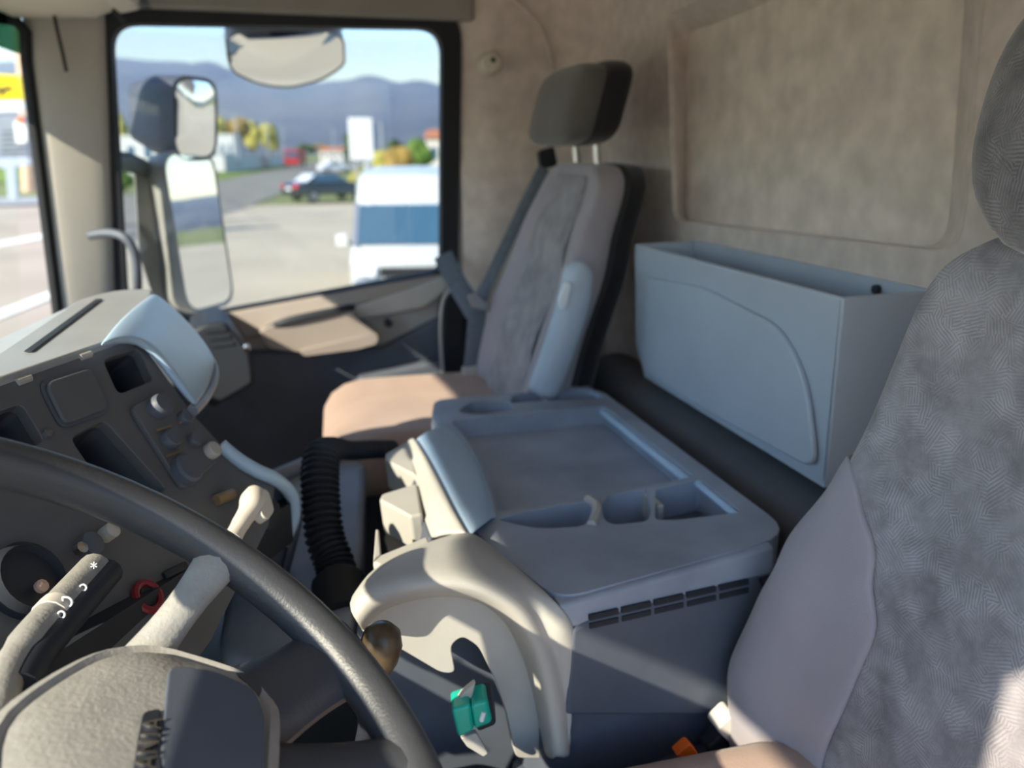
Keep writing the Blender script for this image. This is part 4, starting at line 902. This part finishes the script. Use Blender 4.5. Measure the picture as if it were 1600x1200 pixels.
# ---- houses and walls
def house(px, base_y, wpx, eave_y, dist, label, wallm='plaster', name='house', roofh=.35, turn=.35, cat='house'):
    r = ray(px, base_y); g = r * (dist / math.hypot(r.x, r.y)); Wd = wpx / FPX * dist
    e = ray(px, eave_y); ez = e.z * dist / math.hypot(e.x, e.y); H = ez - GZ
    t = thing(name, label, cat)
    ax = V(math.cos(turn), -math.sin(turn), 0); ay = V(math.sin(turn), math.cos(turn), 0); c = V(g.x, g.y, GZ); D = Wd * .7
    def L(x, y, z): return c + ax * x + ay * y + V(0, 0, z)
    h = Wd / 2
    MB().prism([L(-h, 0, 0), L(h, 0, 0), L(h, D, 0), L(-h, D, 0)], (0, 0, H)).build('walls', wallm, t, smooth=False)
    if roofh > 0:
        rh = Wd * roofh * .5
        MB().prism([L(-h * 1.08, -.3, H), L(-h * 1.08, D + .3, H), L(-h * 1.08, D / 2, H + rh)], ax * (Wd * 1.08)).build('roof', 'roof_tile', t, smooth=False)
    else:
        MB().prism([L(-h * 1.02, -.1, H), L(h * 1.02, -.1, H), L(h * 1.02, D, H), L(-h * 1.02, D, H)], (0, 0, .3)).build('roof', 'plaster_grey', t, smooth=False)
    for k in range(3):
        x = -h * .62 + k * h * .62
        MB().prism([L(x - h * .13, -.05, H * .45), L(x + h * .13, -.05, H * .45), L(x + h * .13, -.05, H * .78), L(x - h * .13, -.05, H * .78)], ay * .08).build('window', 'car_glass_dark', t, smooth=False)
    return t
house(518, 254, 34, 236, 210, 'small cream house with an orange roof left of the white sign')
house(700, 262, 66, 216, 90, 'cream house with a red tiled roof at the window rear edge', roofh=.4)
house(350, 264, 36, 213, 125, 'pale grey flat-roofed building right of the small mirror', 'plaster_grey', 'building', 0, cat='building')
house(208, 264, 78, 216, 110, 'white flat-roofed building seen left of the small mirror', 'plaster_grey', 'building', 0, cat='building')
fw = thing('boundary_wall', 'low pale boundary wall along the grass verge', 'wall')
A0, A1 = gp(352, 270), gp(446, 258)
for k in range(6):
    a, b = A0.lerp(A1, k / 6), A0.lerp(A1, (k + .97) / 6); a.z = b.z = GZ
    MB().prism([a, b, b + V(0, 0, 2.2 - .08 * k), a + V(0, 0, 2.2 - .08 * k)], (.1, .25, 0)).build('wall_bay', 'plaster_grey', fw, smooth=False)
    MB().prism([a + V(0, -.05, 2.2 - .08 * k), b + V(0, -.05, 2.2 - .08 * k), b + V(0, -.05, 2.35 - .08 * k), a + V(0, -.05, 2.35 - .08 * k)], (.1, .35, 0)).build('coping', 'plaster_grey', fw, smooth=False)
# ---- lamp posts
for k, (x, yb, yt, d, lab) in enumerate([(374, 262, 180, 120, 'tall lamp post in front of the ochre tree'), (421, 260, 190, 150, 'thin lamp post behind the boundary wall'), (445, 258, 198, 190, 'slender lamp post just left of the red lorry'), (523, 256, 200, 200, 'far lamp post above the small cream house'), (598, 262, 192, 90, 'thin pole right of the white sign')]):
    t = thing('lamp_post', lab, 'lamp post', 'street lamp posts along the road')
    r = ray(x, yb); g = r * (d / math.hypot(r.x, r.y)); q = ray(x, yt); z = q.z * d / math.hypot(q.x, q.y)
    MB().tube([V(g.x, g.y, GZ), V(g.x, g.y, z)], .11, 8).build('pole', 'galvanised', t)
    MB().tube([V(g.x, g.y, z), V(g.x - .6, g.y, z + .25), V(g.x - 1.4, g.y, z + .3)], .07, 8).build('arm', 'galvanised', t)
    MB().box((g.x - 1.9, g.y - .15, z + .22), (g.x - 1.2, g.y + .15, z + .36)).build('lantern', 'galvanised', t)
# ---- white sign board on two posts
sg = thing('sign_board', 'white upright sign board on two posts beyond the white van', 'sign')
SD = 24.0
s0, s1, s2, s3 = aY(544, 184, SD), aY(581, 184, SD), aY(584, 250, SD), aY(548, 250, SD)
MB().prism([s0, s1, s2, s3], (0, .12, 0)).build('board', 'sign_white', sg, bevel=.02)
for t in (.25, .72):
    a = s3.lerp(s2, t) + V(0, .06, 0)
    MB().tube([a + V(0, 0, .6), V(a.x, a.y, GZ)], .035, 8).build('post', 'galvanised', sg)
# ---- vehicles
def wheel(parent, c, r, wd, ax):
    w_ = MB().lathe(c, ax, [(r * .5, -wd / 2), (r * .93, -wd / 2), (r, -wd * .3), (r, wd * .3), (r * .93, wd / 2), (r * .5, wd / 2)], 24).build('wheel', 'tyre', parent)
    MB().lathe(c, ax, [(r * .62, -wd * .53), (r * .62, wd * .53)], 18).build('wheel_disc', 'galvanised', w_)
def vehicle_frame(c, ang):
    f = V(math.sin(ang), math.cos(ang), 0); s = V(f.y, -f.x, 0)      # forward, right
    return lambda x, y, z: V(c.x, c.y, GZ) + s * x + f * y + V(0, 0, z), f, s
# white van facing the truck
vn = thing('van', 'white van parked facing the truck outside the passenger window', 'van')
vc = aY(652, 430, 12.6)
L, f_, s_ = vehicle_frame(vc, math.pi + .16)
prof = [(0, .35), (0.05, .80), (-.10, .92), (-.35, 1.00), (-.85, 1.62), (-.95, 1.76), (-1.25, 2.05), (-1.9, 2.14), (-5.0, 2.14), (-5.1, 2.0), (-5.1, .4)]
rings = []
for x, kx in [(-1.0, .94), (-.97, .99), (-.85, 1.0), (0, 1.01), (.85, 1.0), (.97, .99), (1.0, .94)]:
    rings.append([L(x * (1 - .08 * max(0, z - 1.1)), y * 1.0 - (.06 if abs(x) > .95 else 0), .35 + (z - .35) * kx) for y, z in prof])
MB().loft(rings).build('body', 'white_paint', vn, bevel=.05)
def wsx(t, x):  # point on the windscreen plane
    y = -.35 + (-.85 + .35) * t; z = 1.00 + (1.62 - 1.00) * t
    return L(x * (1 - .08 * (z - 1.1)), y + .02, z + .02)
MB().prism([wsx(.04, -.90), wsx(.04, .90), wsx(.95, .92), wsx(.95, -.92)], V(0, 0, .012) + f_ * .012).build('windscreen', 'car_glass_dark', vn, smooth=False)
for sx in (-1, 1):
    MB().prism([wsx(.0, sx * .90), wsx(.0, sx * .985), wsx(1., sx * .985), wsx(1., sx * .92)], V(0, 0, .02) + f_ * .02).build('windscreen_pillar', 'sign_grey', vn, smooth=False)
    MB().prism([L(sx * .92, .06, .62), L(sx * .62, .08, .60), L(sx * .60, .07, .76), L(sx * .92, .03, .82)], f_ * .03).build('headlamp', 'lamp_clear', vn, bevel=.02)
    mm = MB().prism([L(sx * 1.06, -.55, 1.00), L(sx * 1.25, -.58, .98), L(sx * 1.26, -.58, 1.17), L(sx * 1.08, -.55, 1.20)], f_ * -.10).build('side_mirror', 'white_paint', vn, bevel=.03)
    MB().tube([L(sx * .95, -.62, 1.02), L(sx * 1.10, -.60, 1.06)], .025, 8).build('mirror_foot', 'tyre', mm)
    MB().prism([L(sx * .992, -.75, 1.05), L(sx * .992, -1.8, 1.05), L(sx * .955, -1.8, 1.62), L(sx * .955, -1.05, 1.62)], s_ * (.02 * sx)).build('door_window', 'car_glass_dark', vn, smooth=False)
    for y in (-.9, -4.2): wheel(vn, L(sx * .88, y, .33), .33, .2, s_)
MB().prism([L(-.55, .07, .60), L(.55, .07, .60), L(.55, .06, .74), L(-.55, .06, .74)], f_ * .03).build('grille', 'tyre', vn, smooth=False)
MB().prism([L(-.95, .0, .36), L(.95, .0, .36), L(.95, .0, .56), L(-.95, .0, .56)], f_ * .12).build('bumper', 'sign_grey', vn, bevel=.04)
MB().prism([L(-.25, .13, .42), L(.25, .13, .42), L(.25, .13, .52), L(-.25, .13, .52)], f_ * .01).build('number_plate', 'sign_white', vn, smooth=False)
MB().prism([wsx(.93, .72), wsx(.93, .80), wsx(1.0, .80), wsx(1.0, .72)], V(0, 0, .03) + f_ * .03).build('roof_marker', 'lamp_clear', vn, smooth=False)
# dark saloon pulling out on the road
cr = thing('car', 'dark saloon car with red tail lamps driving out of the lot', 'car')
cc = gp(512, 314)
L, f_, s_ = vehicle_frame(cc, math.radians(62))
prof = [(-2.15, .35), (-2.2, .75), (-2.05, .95), (-1.5, 1.0), (-.95, 1.38), (.15, 1.42), (.85, .98), (1.9, .85), (2.15, .65), (2.15, .35)]
rings = []
for x in (-.88, -.84, -.6, 0, .6, .84, .88):
    k = .93 if abs(x) > .86 else 1
    rings.append([L(x * (1 - .22 * max(0, z - .95) / .45), y * k, .35 + (z - .35) * k) for y, z in prof])
MB().loft(rings).build('body', 'car_dark', cr, bevel=.04)
for sx in (-1, 1):
    MB().prism([L(sx * .86, -1.35, 1.0), L(sx * .86, .62, 1.0), L(sx * .70, .1, 1.36), L(sx * .70, -.9, 1.33)], s_ * (.02 * sx)).build('side_window', 'car_glass_dark', cr, smooth=False)
    MB().prism([L(sx * .84, -2.16, .72), L(sx * .52, -2.20, .72), L(sx * .52, -2.17, .90), L(sx * .84, -2.10, .90)], f_ * -.04).build('tail_lamp', 'tail_red', cr, smooth=False)
    for y in (-1.3, 1.35): wheel(cr, L(sx * .80, y, .32), .32, .2, s_)
MB().prism([L(-.66, -1.50, 1.02), L(.66, -1.50, 1.02), L(.58, -.98, 1.36), L(-.58, -.98, 1.36)], V(0, 0, .015) - f_ * .015).build('rear_window', 'lamp_clear', cr, smooth=False)  # near-white colour stands in for the highlight on the rear glass
MB().prism([L(-.26, -2.21, .62), L(.26, -2.21, .62), L(.26, -2.2, .74), L(-.26, -2.2, .74)], f_ * -.02).build('number_plate', 'sign_white', cr, smooth=False)
# red lorry far down the road
rl = thing('lorry', 'small red lorry far down the road', 'lorry')
r = ray(456, 260); g = r * (150 / math.hypot(r.x, r.y)); L, f_, s_ = vehicle_frame(g, math.radians(190))
MB().prism([L(-1.25, 0, .6), L(1.25, 0, .6), L(1.22, -.05, 2.9), L(-1.22, -.05, 2.9)], f_ * -2.2).build('cab', 'car_red', rl, bevel=.12)
MB().prism([L(-1.1, .02, 1.7), L(1.1, .02, 1.7), L(1.05, .0, 2.6), L(-1.05, .0, 2.6)], f_ * .03).build('windscreen', 'car_glass_dark', rl, smooth=False)
MB().prism([L(-1.25, -2.5, 1.0), L(1.25, -2.5, 1.0), L(1.25, -2.5, 3.0), L(-1.25, -2.5, 3.0)], f_ * -6).build('load_box', 'car_red', rl, smooth=False)
for sx in (-1, 1):
    for y in (-1.1, -6.5): wheel(rl, L(sx * 1.05, y, .5), .5, .3, s_)
# small parked cars near the house
for k, (x, yb, m_, lab) in enumerate([(664, 266, 'car_dark', 'dark parked car in front of the red-roofed house'), (592, 256, 'white_paint', 'white parked car between the bushes'), (524, 262, 'lamp_clear', 'pale parked car at the road edge left of the sign')]):
    t = thing('parked_car', lab, 'car'); d = (48, 130, 115)[k]
    r = ray(x, yb); g = r * (d / math.hypot(r.x, r.y)); L, f_, s_ = vehicle_frame(g, math.radians(70))
    rings = [[L(xx * (1 - .22 * max(0, z - .95) / .45), y, z) for y, z in prof] for xx in (-.85, 0, .85)]
    MB().loft(rings).build('body', m_, t, smooth=False)
    for sx in (-1, 1):
        MB().prism([L(sx * .86, -1.35, 1.0), L(sx * .86, .62, 1.0), L(sx * .70, .1, 1.36), L(sx * .70, -.9, 1.33)], s_ * (.02 * sx)).build('side_window', 'car_glass_dark', t, smooth=False)
        for y in (-1.3, 1.35): wheel(t, L(sx * .80, y, .32), .32, .2, s_)

# ---- what the windscreen shows: fuel station pylon, kerb, paint lines
py = thing('station_pylon', 'fuel station price pylon with a yellow panel behind the windscreen', 'sign')
PD = 26.0
def q4(a, b, c, d): return [aY(*p, PD) for p in (a, b, c, d)]
MB().prism(q4((-60, 112), (30, 118), (35, 156), (-60, 158)), (0, .3, 0)).build('yellow_panel', 'sign_yellow', py, bevel=.04)
MB().prism(q4((-60, 158), (35, 157), (37, 174), (-60, 178)), (0, .28, 0)).build('white_panel', 'sign_white', py, bevel=.04)
MB().prism(q4((-60, 184), (38, 180), (46, 246), (-60, 250)), (0, .25, 0)).build('price_panel', 'sign_grey', py, bevel=.04)
MB().prism(q4((-60, 248), (46, 246), (48, 258), (8, 264)), (0, .25, 0)).build('lower_panel', 'bin_plastic', py, bevel=.04)
MB().prism(q4((8, 262), (24, 260), (27, 312), (13, 312)), (0, .2, 0)).build('post', 'bin_plastic', py, bevel=.02)
for k in range(5):
    MB().prism([aY(3, 206 + 8 * k, PD - .01), aY(40, 204 + 8 * k, PD - .01), aY(40, 206 + 8 * k, PD - .01), aY(3, 208 + 8 * k, PD - .01)], (0, .05, 0)).build('price_bar', 'sign_black', py, smooth=False)
MB().lathe(aY(32, 188, PD - .05), (0, -1, 0), [(.08, 0), (.08, .05), (.02, .06)], 14).build('amber_lamp', 'orange_plastic', py)
MB().prism(q4((22, 190), (40, 188), (42, 222), (26, 224)), (0, -.03, 0)).build('price_sheet', 'sign_white', py, smooth=False)
# dark animal emblem: body, neck, tail and a row of legs
em_ = thing('pylon_emblem', 'black animal emblem on the yellow pylon panel', 'emblem')
dogs = [(-24, 137), (-20, 133), (-6, 136), (6, 137), (12, 134), (18, 136), (19, 140), (12, 141), (6, 142), (4, 150), (1, 150), (1, 143), (-6, 142), (-8, 150), (-11, 150), (-11, 143), (-16, 142), (-18, 150), (-21, 150), (-21, 142)]
MB().prism([aY(x, y, PD - .03) for x, y in dogs], (0, .025, 0)).build('emblem', 'sign_black', em_, smooth=False)
flat('kerb_line', [(-300, 318), (70, 309), (74, 321), (-300, 332)], .08, 'kerb', 'grey kerb at the foot of the fuel station pylon', 'kerb')
flat('grass_patch', [(-300, 268), (60, 264), (66, 284), (-300, 292)], .03, 'grass', 'green grass patch behind the fuel station pylon', 'grass')
flat('lane_line', [(-200, 412), (90, 362), (92, 368), (-200, 424)], .01, 'road_paint', 'white lane line on the road seen through the windscreen', 'marking')
flat('lane_line', [(-200, 560), (100, 448), (102, 458), (-200, 580)], .01, 'road_paint', 'nearer white lane line on the road seen through the windscreen', 'marking')
flat('forecourt', [(-900, 332), (160, 318), (170, 420), (175, 600), (-900, 900)], -.005, 'forecourt', 'pale pinkish forecourt pavement seen through the windscreen', 'pavement')
tk = thing('bare_trunk', 'pale tan tree trunk beside the yellow pylon panel', 'tree')
MB().tube([aY(46, 300, 30), aY(42, 200, 30), aY(37, 120, 30), aY(30, 60, 30), aY(22, 0, 30)], [.22, .20, .18, .16, .1], 10).build('trunk', 'tan_bark', tk)
MB().tube([aY(36, 110, 30), aY(44, 80, 30), aY(52, 40, 30)], .08, 8).build('branch', 'tan_bark', tk)

# =================================================================== put every thing's origin at its base, lift the cab to eye height
def corners(o): return [v.co for v in o.data.vertices]
for o in list(COL.objects):
    if o.parent or o.type not in ('EMPTY', 'MESH'): continue
    fam = [o] + list(o.children_recursive)
    pts = [p for q in fam if q.type == 'MESH' for p in corners(q)]
    if not pts: continue
    lo = Vector([min(p[i] for p in pts) for i in range(3)]); hi = Vector([max(p[i] for p in pts) for i in range(3)])
    base = Vector(((lo.x + hi.x) / 2, (lo.y + hi.y) / 2, lo.z))
    for q in fam:
        if q.type == 'MESH': q.data.transform(Matrix.Translation(-base))
    o.location = base + Vector((0, 0, CAMZ))
